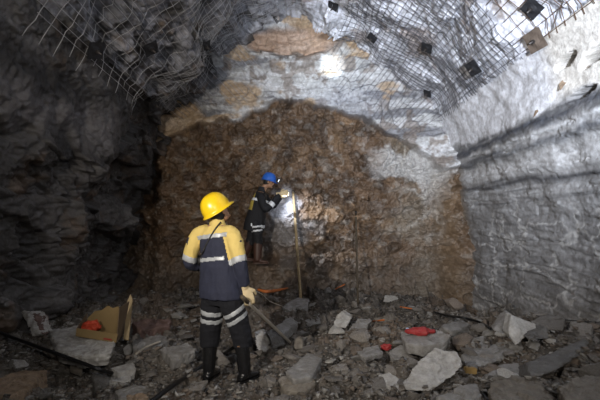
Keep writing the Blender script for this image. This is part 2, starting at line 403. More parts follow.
# ------------------------------------------------------------------ working face (end of the drift)
ZB = [P(x, y, 8.9) for x, y in ((150, 150), (178, 134), (215, 119), (262, 110), (300, 104), (335, 107), (372, 122), (400, 138), (418, 152), (440, 170), (470, 176))]
zbx = np.array([p.x for p in ZB]); zbz = np.array([p.z for p in ZB])
def build_face():
    x = np.linspace(-4.2, 3.95, 560); z = np.linspace(-.5, 6.1, 470); X, Z = np.meshgrid(x, z, indexing='ij')
    p = np.stack([X, Z*0+9, Z], -1)
    zb = np.interp(X, zbx, zbz) + .10*fbm(p, (2.2, 1, 2.2), 4, 81)
    upm = sst(-.03, .05, Z-zb)
    h = .10*fbm(p, .8, 3, 82)
    b1, id1, c1 = blocky(p, (.75, 1, .5), .16, 83, 1.3); b2, id2, c2 = blocky(p, (.24, 1, .2), .075, 84, 1.6, .1); b3, id3, c3 = blocky(p, .085, .034, 85, 1.7, .1)
    low = .8*b1+.8*b2+.7*b3+.05*fbm(p, 5, 6, 86, .6)
    zz = Z - .1*X + .08*fbm(p, (.9, 1, 2), 4, 87)
    lay = zz/.14; k = np.floor(lay); f = lay-k; ki = k.astype(int)
    st = (hsh(ki, ki*0, ki*0, 9)*(1-sst(.7, 1, f)) + hsh(ki+1, ki*0, ki*0, 9)*sst(.7, 1, f)-.5)*.08
    up = st + .45*b1+.3*b2+.15*b3 + .03*fbm(p, (3, 1, 7), 4, 88) + .05*ridged(p, (.9, 1, 2.6), 4, 97) + .2 + .28*np.clip(Z-4.3, 0, 2)
    # peach hollow near the crown
    pk = P(290, 47, 8.9); hol = bump(X, pk.x, .85)*bump(Z, pk.z-.02-.18*(X-pk.x)**2*0, .24); up = up - .16*sst(.2, .6, hol)
    pk2 = P(268, 38, 8.9)
    h = h + low*(1-upm) + up*upm
    # ledge the far miner stands on, and a toe of rock towards the ground
    h += .62*sst(.86, .66, Z+.05*fbm(p, 3, 3, 89))*sst(-2.3, -1.4, X)*sst(.25, -.25, X)
    h += .25*sst(1.0, -.1, Z) + .12*bump(X, 1.9, .5)*bump(Z, 2.3, .8)
    h += .55*sst(2.65, 3.35, X+.1*fbm(p, 2, 3, 90))*sst(3.6, 2.6, Z) - .35*sst(-2.9, -3.3, X)
    n = fbm(p, 1.3, 5, 91); n2 = fbm(p, 4, 5, 92); n3 = fbm(p, 9, 4, 93)
    c = np.zeros(p.shape)+np.array((.135, .085, .05))
    c = mixc(c, (.2, .128, .07), sst(.0, .8, n)*.8)
    c = mixc(c, (.075, .05, .034), sst(.15, .7, n2)*.75)
    c = mixc(c, (.33, .30, .26), sst(.3, .8, n3)*.45)
    c *= (.65+.7*id2[..., :1])
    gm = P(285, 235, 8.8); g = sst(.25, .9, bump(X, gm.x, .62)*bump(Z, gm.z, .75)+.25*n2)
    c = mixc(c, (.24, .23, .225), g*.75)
    gm = P(285, 205, 8.8); g = sst(.3, .7, bump(X, gm.x, .42)*bump(Z, gm.z, .36)+.2*n2); c = mixc(c, (.5, .5, .53), g)  # second patch: pale cap lamp glow painted on the face
    c = mixc(c, (.15, .125, .1), sst(1.3, .3, Z)*.6)
    rb = sst(1.6, 2.5, X+.5*n); c = mixc(c, (.25, .215, .165), rb*.6*sst(3.3, 2.2, X))
    c = mixc(c, (.5, .49, .47), sst(.1, .5, fbm(p, (1.8, 1, 1.8), 5, 99))*sst(1.2, 1.9, X)*sst(1.6, 2.6, Z)*.8)
    wv = np.clip(1-np.abs(fbm(p, (2.5, 1, 1.6), 4, 94))*5, 0, 1); c = mixc(c, (.5, .47, .42), wv*rb*.7*sst(.6, 2, Z))
    c = mixc(c, (.19, .125, .068), bump(X, 3.0, .22)*sst(2.7, 2.2, Z)*.6)
    # pale upper band
    u = np.zeros(p.shape)+np.array((.56, .56, .55)); s1 = fbm(p, (1.1, 1, 5), 5, 95)
    u = mixc(u, (.2, .2, .215), sst(.0, .5, s1)*.85); u = mixc(u, (.75, .75, .76), sst(.1, .6, -s1+.2*n2)*.6); u = mixc(u, (.22, .17, .13), sst(.35, .7, n2+.4*n)*.7); u = mixc(u, (.30, .31, .35), bump(X, 1.0, .9)*bump(Z, 4.1, .35)*.7)
    u = mixc(u, (.5, .34, .18), sst(.1, .55, fbm(p, (1.6, 1, 3), 4, 96)-.15*X)*.75)
    u = mixc(u, (.48, .33, .23), sst(.15, .5, hol)*.9)
    u = mixc(u, (.14, .085, .05), sst(.55, .9, bump(X, P(350,0,8.9).x-.45, .5)*bump(Z, P(0, 43, 8.9).z+.02*n2, .08))*.9)
    u = mixc(u, (.09, .09, .085), sst(.4, .75, bump(Z, P(0, 60, 8.9).z + .1*n, .05)*bump(X, -.3, 1.2))*.7)
    u = mixc(u, (.12, .10, .08), c2*.3)
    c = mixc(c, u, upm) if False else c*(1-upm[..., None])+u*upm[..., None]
    # drill holes
    for hx, hy in ((371, 198), (331, 234), (329, 239), (345, 252), (311, 260), (303, 236), (301, 229), (299, 212), (314, 168), (247, 174), (213, 146), (296, 232), (270, 186), (324, 140), (404, 198), (380, 219), (357, 251)):
        q = P(hx, hy, 8.8); r = np.hypot(X-q.x, Z-q.z); hm = sst(.034, .022, r); h -= .12*hm
    G = np.stack([X, 9.05-h, Z], -1)
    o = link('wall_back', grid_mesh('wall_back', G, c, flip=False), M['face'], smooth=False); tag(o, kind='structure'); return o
wall_back = build_face()

# ------------------------------------------------------------------ floor
HP = np.array([(-.9, 4.2, 0), (-.3, 4.2, 0), (-2.2, 5.2, .1), (-3.2, 5.8, .22), (-2, 4, .0), (-1.2, 6, .0), (0, 5.5, 0), (0, 7.5, .14), (.7, 8.3, .14),
               (-1, 8, .25), (2.2, 8, .0), (1.5, 6.5, .05), (3, 8, -.08), (2.5, 5.5, .16), (3.1, 4.8, .33), (1.5, 4.2, .06), (0, 3.4, -.02), (-2.5, 8, .1), (-.6, 4.8, .0), (0, 0, 0), (-2, 0, 0), (2, 0, 0)])
def hmac(x, y):
    x = np.asarray(x, float); y = np.asarray(y, float); ws = 0; s = 0
    for a, b, c in HP:
        wt = 1/((x-a)**2+(y-b)**2+.12)**1.6; ws = ws+wt; s = s+wt*c
    return s/ws
def build_floor():
    ys = np.concatenate([np.arange(-3.5, 3.0, .16), 3.0+6.6*np.linspace(0, 1, 420)**1.15]); xs = np.linspace(-3.9, 3.8, 640)
    X, Y = np.meshgrid(xs, ys, indexing='ij'); p = np.stack([X, Y, X*0], -1)
    h = hmac(X, Y)+.07*fbm(p, .9, 3, 101)
    b1, id1, c1 = blocky(p, (.42, .38, 1), .10, 102, 1.4); b2, id2, c2 = blocky(p, (.15, .13, 1), .06, 103, 1.6); b3, id3, c3 = blocky(p, (.06, .055, 1), .026, 104, 1.6)
    quiet = np.maximum(bump(X, -.75, .45)*bump(Y, 4.25, .45), 0)
    h += (b1+b2)*(1-.7*quiet)+b3+.012*fbm(p, 14, 3, 105)
    c = np.zeros(p.shape)+np.array((.15, .135, .118))
    c = c*(.55+.9*id2[..., 1:2])*(.75+.5*id3[..., 1:2])
    c = mixc(c, (.19, .135, .095), sst(.1, .8, fbm(p, 1.1, 4, 106))*.6)
    c = mixc(c, (.05, .045, .04), np.clip(c2+c1, 0, 1)*.5)
    o = link('floor', grid_mesh('floor', np.stack([X, Y, h], -1), c, flip=False), M['ground'], smooth=False); tag(o, kind='structure'); return o
floor = build_floor()
BF = bvh_of(floor); BS = bvh_of(ceiling, wall_left, wall_right, wall_back)
def ground(x, y):
    r = BF.ray_cast(Vector((x, y, 3)), Vector((0, 0, -1))); return r[0].z if r[0] else 0
def hit(px, py, B=BS):
    r = B.ray_cast(Vector((0, 0, CAMZ)), ray(px, py)); return r[0], r[1]

# ------------------------------------------------------------------ hero rocks from outlines with real thickness
def hero(name, pts, ext, mat, label, cat='rock', group=None, vox=.02, amp=.02, fac=.05, seed=1):
    """pts: world points round the main face; ext: thickness vector"""
    V = [Vector(p) for p in pts]; e = Vector(ext); e.z -= .05 if abs(e.z) > .06 else 0; c = sum(V, Vector())/len(V)
    W = [v for v in V]+[c+(v-c)*.88+e for v in V]; n = len(V)
    Q = [tuple(range(n)), tuple(range(2*n-1, n-1, -1))]+[(i, (i+1) % n, n+(i+1) % n, n+i) for i in range(n)]
    me = pymesh(name, W, Q); bm = bmesh.new(); bm.from_mesh(me); bmesh.ops.triangulate(bm, faces=bm.faces[:]); bm.to_mesh(me); bm.free()
    me2 = remesh(name, [v.co.copy() for v in me.vertices], [tuple(p.vertices) for p in me.polygons], vox, 1); bpy.data.meshes.remove(me)
    co = co_of(me2); no = no_of(me2); fac *= .45; b, _, _ = blocky(co, .2, fac, seed, 1.5); b2, _, _ = blocky(co, .05, fac*.35, seed+9, 1.3)
    co = co + no*((b*.5+b2+amp*.4*fbm(co, 9, 4, seed))[:, None])
    base = co.mean(0); base[2] = co[:, 2].min(); set_co(me2, co-base)
    o = link(name, me2, mat, smooth=False); o.location = base
    tag(o, label, cat, group); HERO.append(o) if 'HERO' in globals() else None; return o
def Z(*t):
    zm = min(z for _, _, z in t); g = []
    for px, py, z in t:
        h0, _ = hit(px, min(py, 399), BF); g.append(h0.z)
    g = .4*sum(g)/len(g)+.6*max(g)+.03
    return [PZ(px, py, g+(z-zm)) for px, py, z in t]
def D(*t):
    k = min([(hit(px, min(py, 399), BF)[0] or Vector((0, 99, 0))).y/d for px, py, d in t])*.992
    return [P(a, b, c*k) for a, b, c in t]
HERO = []
SL = 'rock_slab'; BL = 'rock_block'
# left side
hero(SL, Z((48, 330, .2), (82, 324, .22), (116, 340, .2), (112, 353, .16), (82, 357, .12), (58, 350, .14)), (0, 0, -.09), M['slab_pale'], 'broad flat pale grey slab the torn cardboard box sits on', seed=2)
hero(SL, D((21, 311, 5.35), (30, 312, 5.3), (40, 334, 5.15), (33, 337, 5.15), (27, 327, 5.2)), (.10, .12, .0), M['slab_pale'], 'upright pale grey shard leaning on the wall left of the cardboard box', seed=3, vox=.014)
hero(BL, D((30, 312, 5.42), (40, 317, 5.42), (46, 336, 5.3), (40, 336, 5.25)), (.03, .14, 0), M['slab_red'], 'reddish brown shard backing the upright pale shard by the left wall', seed=4, vox=.014)
hero(BL, Z((0, 377, .3), (22, 368, .3), (47, 370, .26), (30, 386, .24), (8, 399, .22), (-14, 399, .22)), (.02, .05, -.2), M['slab_tan'], 'large orange brown rock in the bottom left corner of the picture', seed=5)
hero(BL, Z((91, 375, .2), (100, 371, .2), (110, 376, .18), (109, 384, .16), (96, 387, .16)), (0, 0, -.16), M['slab_dark'], 'dark grey angular block just below the end of the left black hose', seed=6, vox=.014)
hero(SL, Z((70, 362, .12), (84, 367, .12), (82, 373, .1), (70, 369, .1)), (0, 0, -.05), M['slab_brown'], 'small tan shard lying just below the left black hose', seed=7, vox=.012, fac=.02)
hero(SL, Z((110, 367, .12), (134, 361, .12), (137, 368, .1), (118, 372, .1)), (0, 0, -.07), M['slab_pale'], 'pale flat slab below the cardboard box, higher of two lying end to end', seed=8, vox=.014, fac=.02)
hero(SL, Z((110, 377, .1), (132, 375, .1), (131, 381, .08), (112, 382, .08)), (0, 0, -.05), M['slab_pale'], 'narrow pale slab beside the dark block at lower left', seed=9, vox=.012, fac=.02)
hero(SL, Z((114, 390, .08), (150, 383, .1), (153, 391, .08), (138, 398, .06), (118, 399, .06)), (0, 0, -.08), M['slab_grey'], 'wide grey slab at the bottom edge, left of the near worker', seed=10, vox=.016, fac=.03)
hero(BL, Z((126, 394, .12), (142, 391, .14), (150, 396, .12), (146, 404, .1), (126, 404, .1)), (0, 0, -.1), M['slab_tan'], 'orange brown rock at the bottom edge on the wide grey slab', seed=11, vox=.014, fac=.03)
hero(SL, D((122, 349, 5.1), (128, 344, 5.15), (131, 350, 5.1), (128, 356, 5.05), (124, 355, 5.05)), (.02, .05, 0), M['slab_pale'], 'small upright pale leaf shaped stone right of the cardboard box', seed=12, vox=.01, fac=.01, amp=.008)
hero(SL, Z((132, 340, .12), (160, 334, .14), (170, 340, .12), (150, 350, .1), (134, 352, .1)), (0, 0, -.09), M['slab_grey'], 'grey slab right of the cardboard box with a thin stick across it', seed=13, vox=.016, fac=.03)
hero(BL, Z((131, 322, .25), (148, 318, .25), (172, 320, .2), (170, 326, .16), (140, 330, .2)), (0, 0, -.16), M['slab_red'], 'low dark red rock lying right of the leaning plank', seed=14, vox=.018, fac=.03)
hero(SL, Z((160, 348, .08), (188, 342, .1), (196, 350, .08), (172, 360, .05)), (0, 0, -.07), M['slab_grey'], 'flat grey slab just left of the near worker, level with the boot tops', seed=15, vox=.016, fac=.03)
# middle
hero(SL, D((253, 331, 4.9), (262, 329, 4.95), (268, 334, 4.9), (272, 345, 4.75), (266, 353, 4.6), (256, 350, 4.6)), (.04, .14, -.02), M['slab_pale'], 'pale grey block right beside the near worker\'s right boot top', seed=16, vox=.014, fac=.03)
hero(SL, D((264, 330, 5.0), (276, 330, 5.05), (284, 345, 4.9), (272, 349, 4.75), (269, 338, 4.85)), (.03, .2, -.05), M['slab_dark'], 'dark grey block between the pale block and the steel bar', seed=17, vox=.014, fac=.03)
hero(BL, D((293, 339, 5.2), (299, 336, 5.2), (303, 341, 5.2), (303, 349, 5.15), (295, 350, 5.1)), (.02, .1, 0), M['slab_brown'], 'orange brown stone at the lower end of the steel bar', seed=18, vox=.012, fac=.02)
hero(SL, Z((285, 372, .04), (308, 352, .06), (322, 358, .05), (312, 376, .03), (294, 380, .02)), (0, 0, -.1), M['slab_grey'], 'flat smooth grey slab in front of the steel bar\'s foot', seed=19, vox=.016, fac=.015)
hero(BL, Z((280, 380, .09), (296, 373, .12), (312, 376, .1), (316, 384, .06), (304, 392, .04), (284, 391, .04)), (0, 0, -.12), M['slab_brown'], 'rusty brown and white rock in the bottom middle, right of the boots', seed=20, vox=.016, fac=.05)
hero(SL, Z((281, 306, .25), (297, 297, .26), (309, 298, .26), (308, 306, .2), (290, 311, .18)), (0, 0, -.14), M['slab_grey'], 'dark flat rock below the orange strip at the foot of the face', seed=21, vox=.02, fac=.03)
hero(SL, Z((272, 328, .14), (290, 316, .16), (298, 322, .14), (284, 334, .1)), (0, 0, -.08), M['slab_grey'], 'tilted grey slab right of the steel bar\'s upper half', seed=22, vox=.018, fac=.03)
hero(BL, D((305, 320, 5.9), (318, 316, 6.0), (321, 324, 5.9), (308, 327, 5.8)), (.0, .2, -.02), M['slab_grey'], 'grey cube shaped block in the shade of the rubble, right of the steel bar', seed=23, vox=.016, fac=.03)
hero(BL, D((333, 322, 6.2), (342, 311, 6.4), (352, 318, 6.3), (346, 328, 6.1), (336, 329, 6.1)), (.05, .2, 0), M['slab_pale'], 'pale lump of rock below the thin rusty drill steel, left of two', seed=24, vox=.016, fac=.04)
hero(SL, D((346, 333, 5.9), (358, 318, 6.3), (372, 319, 6.3), (362, 334, 5.9), (352, 338, 5.8)), (.0, .1, -.1), M['slab_grey'], 'tilted grey slab with a tan edge below the thin rusty drill steel', seed=25, vox=.016, fac=.03)
hero(SL, Z((374, 318, .25), (392, 312, .25), (400, 318, .22), (380, 324, .2)), (0, 0, -.1), M['slab_brown'], 'flat brown rock near the foot of the face, left of the red plastic', seed=26, vox=.016, fac=.03)
# right
hero(SL, Z((400, 332, .16), (430, 327, .2), (452, 334, .18), (446, 342, .12), (424, 346, .1), (404, 342, .12)), (0, 0, -.08), M['slab_grey'], 'dark flat slab lying under the crumpled red plastic', seed=27, fac=.02)
hero(SL, D((402, 384, 4.45), (418, 360, 4.75), (436, 349, 4.9), (457, 351, 4.85), (464, 364, 4.68), (455, 376, 4.52), (430, 390, 4.35), (406, 391, 4.35)), (.02, .12, -.06), M['slab_pale'], 'largest bright grey slab, leaning towards the viewer at the lower right', seed=28, fac=.035, vox=.018)
hero(SL, Z((378, 374, .06), (390, 372, .08), (402, 380, .05), (398, 388, .03), (382, 384, .03)), (0, 0, -.08), M['slab_pale'], 'small white stone left of the largest bright slab', seed=29, vox=.013, fac=.02)
hero(SL, D((462, 357, 4.9), (474, 338, 5.3), (484, 335, 5.4), (486, 344, 5.2), (522, 340, 5.0), (524, 350, 4.85), (500, 360, 4.75), (470, 372, 4.6)), (.02, .25, -.12), M['slab_grey'], 'long rough grey slab with a tan block under its left end', seed=30, fac=.05)
hero(BL, D((508, 334, 4.8), (511, 314, 4.95), (522, 319, 4.95), (537, 324, 4.95), (536, 332, 4.9), (524, 339, 4.75), (516, 346, 4.7)), (.02, .22, 0), M['slab_pale'], 'pointed whitish grey block on the rubble at the foot of the right wall', seed=31, fac=.02, vox=.014)
hero(BL, D((492, 330, 5.1), (508, 311, 5.3), (512, 316, 5.2), (508, 337, 5.0)), (.05, .2, 0), M['slab_grey'], 'grey wedge shaped block touching the pointed whitish block on its left', seed=32, fac=.02, vox=.014)
hero(BL, D((525, 338, 4.75), (536, 331, 4.9), (549, 327, 4.9), (551, 340, 4.75), (535, 342, 4.7)), (.02, .2, 0), M['slab_dark'], 'dark block touching the pointed whitish block on its right', seed=33, fac=.02, vox=.014)
hero(BL, D((551, 326, 4.9), (557, 327, 4.9), (556, 334, 4.8), (551, 332, 4.8)), (0, .08, 0), M['slab_pale'], 'small pale stone right of the dark block by the right wall', seed=34, fac=.01, vox=.01)
hero(BL, D((528, 348, 4.6), (534, 340, 4.65), (541, 343, 4.65), (538, 352, 4.55)), (0, .1, 0), M['slab_grey'], 'small rounded grey stone under the pointed whitish block', seed=35, fac=.01, vox=.01)
hero(SL, D((528, 362, 4.4), (558, 351, 4.6), (584, 337, 4.85), (591, 342, 4.75), (588, 350, 4.6), (560, 369, 4.25), (542, 376, 4.15), (530, 376, 4.15)), (.02, .3, -.1), M['slab_dark'], 'long dark slab with a shadowed underside near the right edge', seed=36, fac=.03)
hero(SL, D((484, 378, 4.2), (504, 364, 4.45), (528, 360, 4.5), (532, 374, 4.2), (514, 382, 4.1)), (.0, .3, -.1), M['slab_grey'], 'grey slab between the long rough slab and the long dark slab', seed=37, fac=.04)
hero(BL, Z((487, 388, .32), (510, 374, .34), (548, 378, .32), (556, 392, .3), (550, 408, .26), (496, 408, .28)), (0, 0, -.25), M['slab_brown'], 'big brown grey rock at the bottom edge, left of two at the right', seed=38, fac=.06)
hero(BL, Z((558, 385, .36), (582, 372, .38), (612, 376, .36), (612, 408, .3), (566, 408, .3)), (0, 0, -.25), M['slab_brown'], 'big brown grey rock in the bottom right corner', seed=39, fac=.06)
hero(BL, Z((436, 397, .14), (458, 386, .18), (478, 384, .18), (482, 396, .14), (470, 406, .1), (440, 406, .1)), (0, 0, -.2), M['slab_grey'], 'rough grey rock at the bottom edge below the largest bright slab', seed=40, fac=.06)
hero(SL, Z((440, 326, .14), (462, 318, .16), (470, 324, .14), (452, 332, .1)), (0, 0, -.08), M['slab_grey'], 'grey slab right of the red plastic, under the black cable', seed=41, vox=.018, fac=.03)
hero(SL, Z((355, 350, .06), (378, 344, .08), (384, 352, .06), (364, 359, .04)), (0, 0, -.06), M['slab_grey'], 'low grey slab left of the small red scrap', seed=42, vox=.016, fac=.03)
hero(SL, D((388, 352, 5.2), (400, 344, 5.3), (414, 350, 5.2), (408, 360, 5.0), (394, 360, 5.0)), (0, .2, -.1), M['slab_grey'], 'grey slab between the small red scrap and the largest bright slab', seed=43, vox=.018, fac=.03)

bpy.context.view_layer.update()
BH = bvh_of(floor, *HERO)
# ------------------------------------------------------------------ loose rocks, countable, and fine gravel
def hull_rock(seed, flat=.6, n=13, fine=True):
    r = random.Random(seed); bm = bmesh.new()
    for _ in range(n):
        v = Vector((r.gauss(0, 1), r.gauss(0, 1), r.gauss(0, 1))).normalized()*r.uniform(.75, 1)
        bm.verts.new((v.x*.5, v.y*.5*r.uniform(.7, 1), v.z*.5*flat))
    res = bmesh.ops.convex_hull(bm, input=bm.verts)
    bmesh.ops.delete(bm, geom=[v for v in bm.verts if not v.link_faces], context='VERTS')
    if fine:
        bmesh.ops.bevel(bm, geom=bm.edges[:], offset=.025, segments=1, affect='EDGES', clamp_overlap=True)
        bmesh.ops.subdivide_edges(bm, edges=[e for e in bm.edges if e.calc_length() > .12], cuts=2, use_grid_fill=True)
        bmesh.ops.triangulate(bm, faces=bm.faces[:])
    bmesh.ops.recalc_face_normals(bm, faces=bm.faces)
    me = bpy.data.meshes.new('rock_fragment'); bm.to_mesh(me); bm.free()
    if fine:
        co = co_of(me); co += np.stack([fbm(co, 7, 3, seed+k) for k in range(3)], -1)*.025; set_co(me, co)
    return me
protos = []
for k in range(14):
    me = hull_rock(100+k, .35 if k % 2 else .7); protos.append(me)
mats3 = ['rock_grey', 'rock_grey', 'rock_brown', 'rock_pale']
pm = {}
for k, me in enumerate(protos):
    for mn in ('rock_grey', 'rock_brown', 'rock_pale'):
        m2 = me.copy(); m2.materials.append(M[mn]); pm[k, mn] = m2
    bpy.data.meshes.remove(me)
def where(px, py):
    if px < 60: return 'left of the cardboard box' if py < 372 else 'by the orange brown bottom-left rock'
    if px < 140: return 'below the cardboard box' if py < 362 else 'by the dark block at lower left'
    if px < 200:
        if py < 330: return 'at the foot of the face'
        return 'left of the near worker\'s boots' if py < 372 else 'at the bottom edge, left of the boots'
    if px < 260: return 'behind the near worker\'s legs' if py < 350 else 'around the near worker\'s boots'
    if px < 320:
        if py < 318: return 'under the orange strip'
        return 'along the steel bar' if py < 356 else 'by the rusty brown and white rock'
    if px < 400:
        if py < 325: return 'below the thin drill steel'
        return 'left of the red scrap' if py < 360 else 'left of the largest bright slab'
    if px < 480: return 'along the black cable' if py < 330 else 'around the largest bright slab'
    if py < 345: return 'around the pointed whitish block'
    return 'between the slabs at lower right'
placed = 0; tries = 0; rr = random.Random(5); occ = []
while placed < 292 and tries < 6000:
    tries += 1
    px = rr.uniform(-5, 605); py = 290+125*rr.random()**.8
    h0, _ = hit(px, py, BF)
    if h0 is None or not (3.0 < h0.y < 8.7): continue
    hw, _ = hit(px, py)
    if hw is not None and hw.y < h0.y+.12: continue
    size = rr.choice((.1, .13, .16, .2, .25, .3, .38))*rr.uniform(.85, 1.2)
    if h0.y < 4: size *= .75
    q = P(px, py, h0.y)
    if (h0.x+.74)**2 + (h0.y-4.22)**2 < .16 : continue
    if any((h0.x-a)**2+(h0.y-b)**2 < (.36*(s+size))**2 for a, b, s in occ): continue
    occ.append((h0.x, h0.y, size))
    mn = rr.choice(mats3); k = rr.randrange(14)
    if px < 210: mn = rr.choice(('rock_pale', 'rock_grey')); k = k | 1
    o = bpy.data.objects.new('loose_rock', pm[k, mn]); C.objects.link(o)
    o.location = (h0.x, h0.y, ground(h0.x, h0.y)+size*(.06 if k % 2 else .14)); o.scale = (size*rr.uniform(.9, 1.3), size, size*rr.uniform(.8, 1.1))
    o.rotation_euler = (rr.gauss(0, .22), rr.gauss(0, .22), rr.uniform(0, 6.3))
    cn = {'rock_grey': 'grey', 'rock_brown': 'brown', 'rock_pale': 'pale'}[mn]; sz = 'small' if size < .15 else 'larger'
    lb = f'{sz} {cn} {"flat" if k % 2 else "chunky"} loose rock {where(px, py)}'
    tag(o, lb, 'rock', 'loose ' + cn + ' rocks ' + where(px, py)); placed += 1
def build_gravel():
    pr = []
    for k in range(8):
        me = hull_rock(300+k, .55, 9, False); bm = bmesh.new(); bm.from_mesh(me); bmesh.ops.triangulate(bm, faces=bm.faces[:]); bm.to_mesh(me); bm.free()
        f = np.array([tuple(p.vertices) for p in me.polygons]); pr.append((co_of(me), f)); bpy.data.meshes.remove(me)
    Vs, Fs, Cs, n = [], [], [], 0; r = random.Random(77); N = 0
    while N < 9500:
        px = r.uniform(-15, 615); py = 288+125*r.random()**.85
        h0, _ = hit(px, py, BF)
        if h0 is None or not (2.6 < h0.y < 8.8): continue
        hw, _ = hit(px, py)
        if hw is not None and hw.y < h0.y+.06: continue
        N += 1; co, f = pr[r.randrange(8)]
        s = r.choice((.02, .03, .035, .045, .06, .08))*r.uniform(.8, 1.3)
        R = np.array(Matrix.Rotation(r.uniform(0, 6.3), 3, 'Z') @ Matrix.Rotation(r.uniform(-.6, .6), 3, 'X'))
        Vs.append((co*s*np.array((r.uniform(1, 1.7), 1, r.uniform(.6, 1)))) @ R.T + np.array((h0.x, h0.y, h0.z+s*.12))); Fs.append(f+n); n += len(co)
        c = np.array(r.choice(((.2, .185, .165), (.13, .12, .11), (.18, .148, .12), (.3, .29, .27), (.16, .14, .12))))*r.uniform(.7, 1.25)
        Cs.append(np.tile(c, (len(co), 1)))
    me = np_mesh('gravel', np.concatenate(Vs), np.concatenate(Fs), np.concatenate(Cs))
    o = link('gravel', me, M['ground'], smooth=False); tag(o, 'fine broken rock chips covering the tunnel floor', 'gravel', kind='stuff')
build_gravel()

# ------------------------------------------------------------------ roof mesh sheets and bolt plates
def s_of(px, py):
    p, n = hit(px, py); d = np.hypot(pp[:, 0]-p.x, pp[:, 1]-p.z); return sl[int(np.argmin(d))], p.y
def sheet(label, s0, s1, y0, y1, pitch, skew, seed, mat='wire', off=.1, r=.0032, ragged=.12, pitch2=None):
    V, Q = [], []; rs = random.Random(seed); pitch2 = pitch2 or pitch
    def pt(s, y):
        yy = y + skew*(s-s0); ss = s - skew*.6*(y-y0)
        x, z = prof(ss); nx, nz = prof_n(np.array(ss)); a = np.array([[x, yy, z]])
        d3 = []
        for ds, dy in ((0, 0), (.12, 0), (-.12, 0), (0, .12), (0, -.12)):
            xx, zz_ = prof(ss+ds); st_ = Vector((float(xx+nx*1.0), yy+dy, float(zz_+nz*1.0)))
            hh = BS.ray_cast(st_, Vector((float(-nx), 0, float(-nz))))
            if hh[0]: d3.append(1.0-hh[3])
        o_ = (.5*max(d3)+.5*sum(d3)/len(d3) if d3 else .1) + .035 + .02*float(vn(a*1.7, seed)[0]); o_ = max(o_, d3[0]+.012 if d3 else 0)
        jx = .012*float(vn(a*6, seed+5)[0])
        return Vector((x+nx*o_, yy+jx, z+nz*o_))
    s = s0
    while s <= s1+1e-6:
        a, b = y0-rs.uniform(0, ragged), y1+rs.uniform(0, ragged); m = max(3, int((b-a)/.1))
        j = rs.gauss(0, .006)
        tube_into(V, Q, [pt(s+j, a+(b-a)*i/m) for i in range(m+1)], r, 4); s += pitch
    y = y0
    while y <= y1+1e-6:
        a, b = s0-rs.uniform(0, ragged), min(s1+rs.uniform(0, ragged), iR+.06); m = max(3, int((b-a)/.1)); j = rs.gauss(0, .006)
        tube_into(V, Q, [pt(a+(b-a)*i/m, y+j) for i in range(m+1)], r, 4); y += pitch2
    me = pymesh('wire_mesh_sheet', V, Q); o = link('wire_mesh_sheet', me, M[mat])
    tag(o, label, 'wire mesh', 'rusty and galvanised wire mesh sheets pinned under the roof'); return o
ST = iR-iL
sheet('galvanised wire mesh sheet with long free wire ends low on the left roof', iL-.12, iL+1.35, 4.0, 6.9, .1, .06, 1, mat='wire', r=.0036, ragged=.3, pitch2=.22)
sheet('dark wire mesh sheet on the left roof near the face, around the hollow', iL+.1, iL+2.0, 6.7, 8.75, .1, .03, 2, r=.0036)
sheet('wire mesh sheet over the left middle of the roof at the picture top', iL+1.2, iL+3.1, 5.8, 8.3, .1, -.04, 3, r=.0038)
sheet('wire mesh sheet across the crown of the roof above the peach rock', iL+2.9, iL+4.4, 6.3, 8.25, .1, .02, 4, r=.0038)
sheet('dense wire mesh sheet on the bright right roof next to the face', iL+4.3, iR+.0, 6.9, 8.9, .095, -.03, 5, mat='wire_dark', r=.0043)
sheet('wire mesh sheet on the bright right roof nearer the viewer', iL+4.2, iR+.02, 5.2, 6.95, .1, .04, 6, mat='wire_dark', r=.0043)
sheet('rusty wide spaced wire mesh sheet in the top right corner', iR-.9, iR+.02, 3.9, 5.15, .15, .02, 7, mat='wire_rust', r=.0045, pitch2=.14)
def plate(px, py, size, rot, mat, label, tilt=0):
    p, n = hit(px, py)
    if n.dot(p-Vector((0, 0, CAMZ))) > 0: n = -n
    s, y = s_of(px, py); nx, nz = prof_n(np.array(s)); n = Vector((float(nx), -.25, float(nz))).normalized()
    p = p + n*.12
    Rm = n.to_track_quat('Z', 'Y').to_matrix().to_4x4() @ Matrix.Rotation(rot, 4, 'Z') @ Matrix.Rotation(tilt, 4, 'X')
    root = empty('bolt_plate', p); root.rotation_euler = Rm.to_euler(); tag(root, label, 'bolt plate', 'steel bolt plates on the roof mesh')
    bm = bmesh.new(); g = 8
    for side, dz in ((1, .004), (-1, -.004)):
        vs = [[bm.verts.new(((i/g-.5)*size, (j/g-.5)*size, dz+.018*max(0, 1-math.hypot(i/g-.5, j/g-.5)/.28)+.004*math.sin(i*1.3+j))) for j in range(g+1)] for i in range(g+1)]
        for i in range(g):
            for j in range(g):
                f = [vs[i][j], vs[i+1][j], vs[i+1][j+1], vs[i][j+1]]; bm.faces.new(f if side > 0 else f[::-1])
        if side > 0: top = vs
    ring = lambda v: [v[i][0] for i in range(g)]+[v[g][j] for j in range(g)]+[v[i][g] for i in range(g, 0, -1)]+[v[0][j] for j in range(g, 0, -1)]
    a, b = ring(top), ring(vs)
    for i in range(len(a)): bm.faces.new((a[i], b[i], b[(i+1) % len(a)], a[(i+1) % len(a)]))
    me = bpy.data.meshes.new('plate'); bm.to_mesh(me); bm.free(); link('plate', me, mat, root, smooth=False)
    V, Q = [], []; tube_into(V, Q, [Vector((0, 0, -.1)), Vector((0, 0, .1))], .011, 8); link('rock_bolt', pymesh('rock_bolt', V, Q), M['bolt'], root)
    V, Q = [], []; tube_into(V, Q, [Vector((0, 0, .02)), Vector((0, 0, .045))], .024, 6); link('nut', pymesh('nut', V, Q), M['bolt'], root, smooth=False)
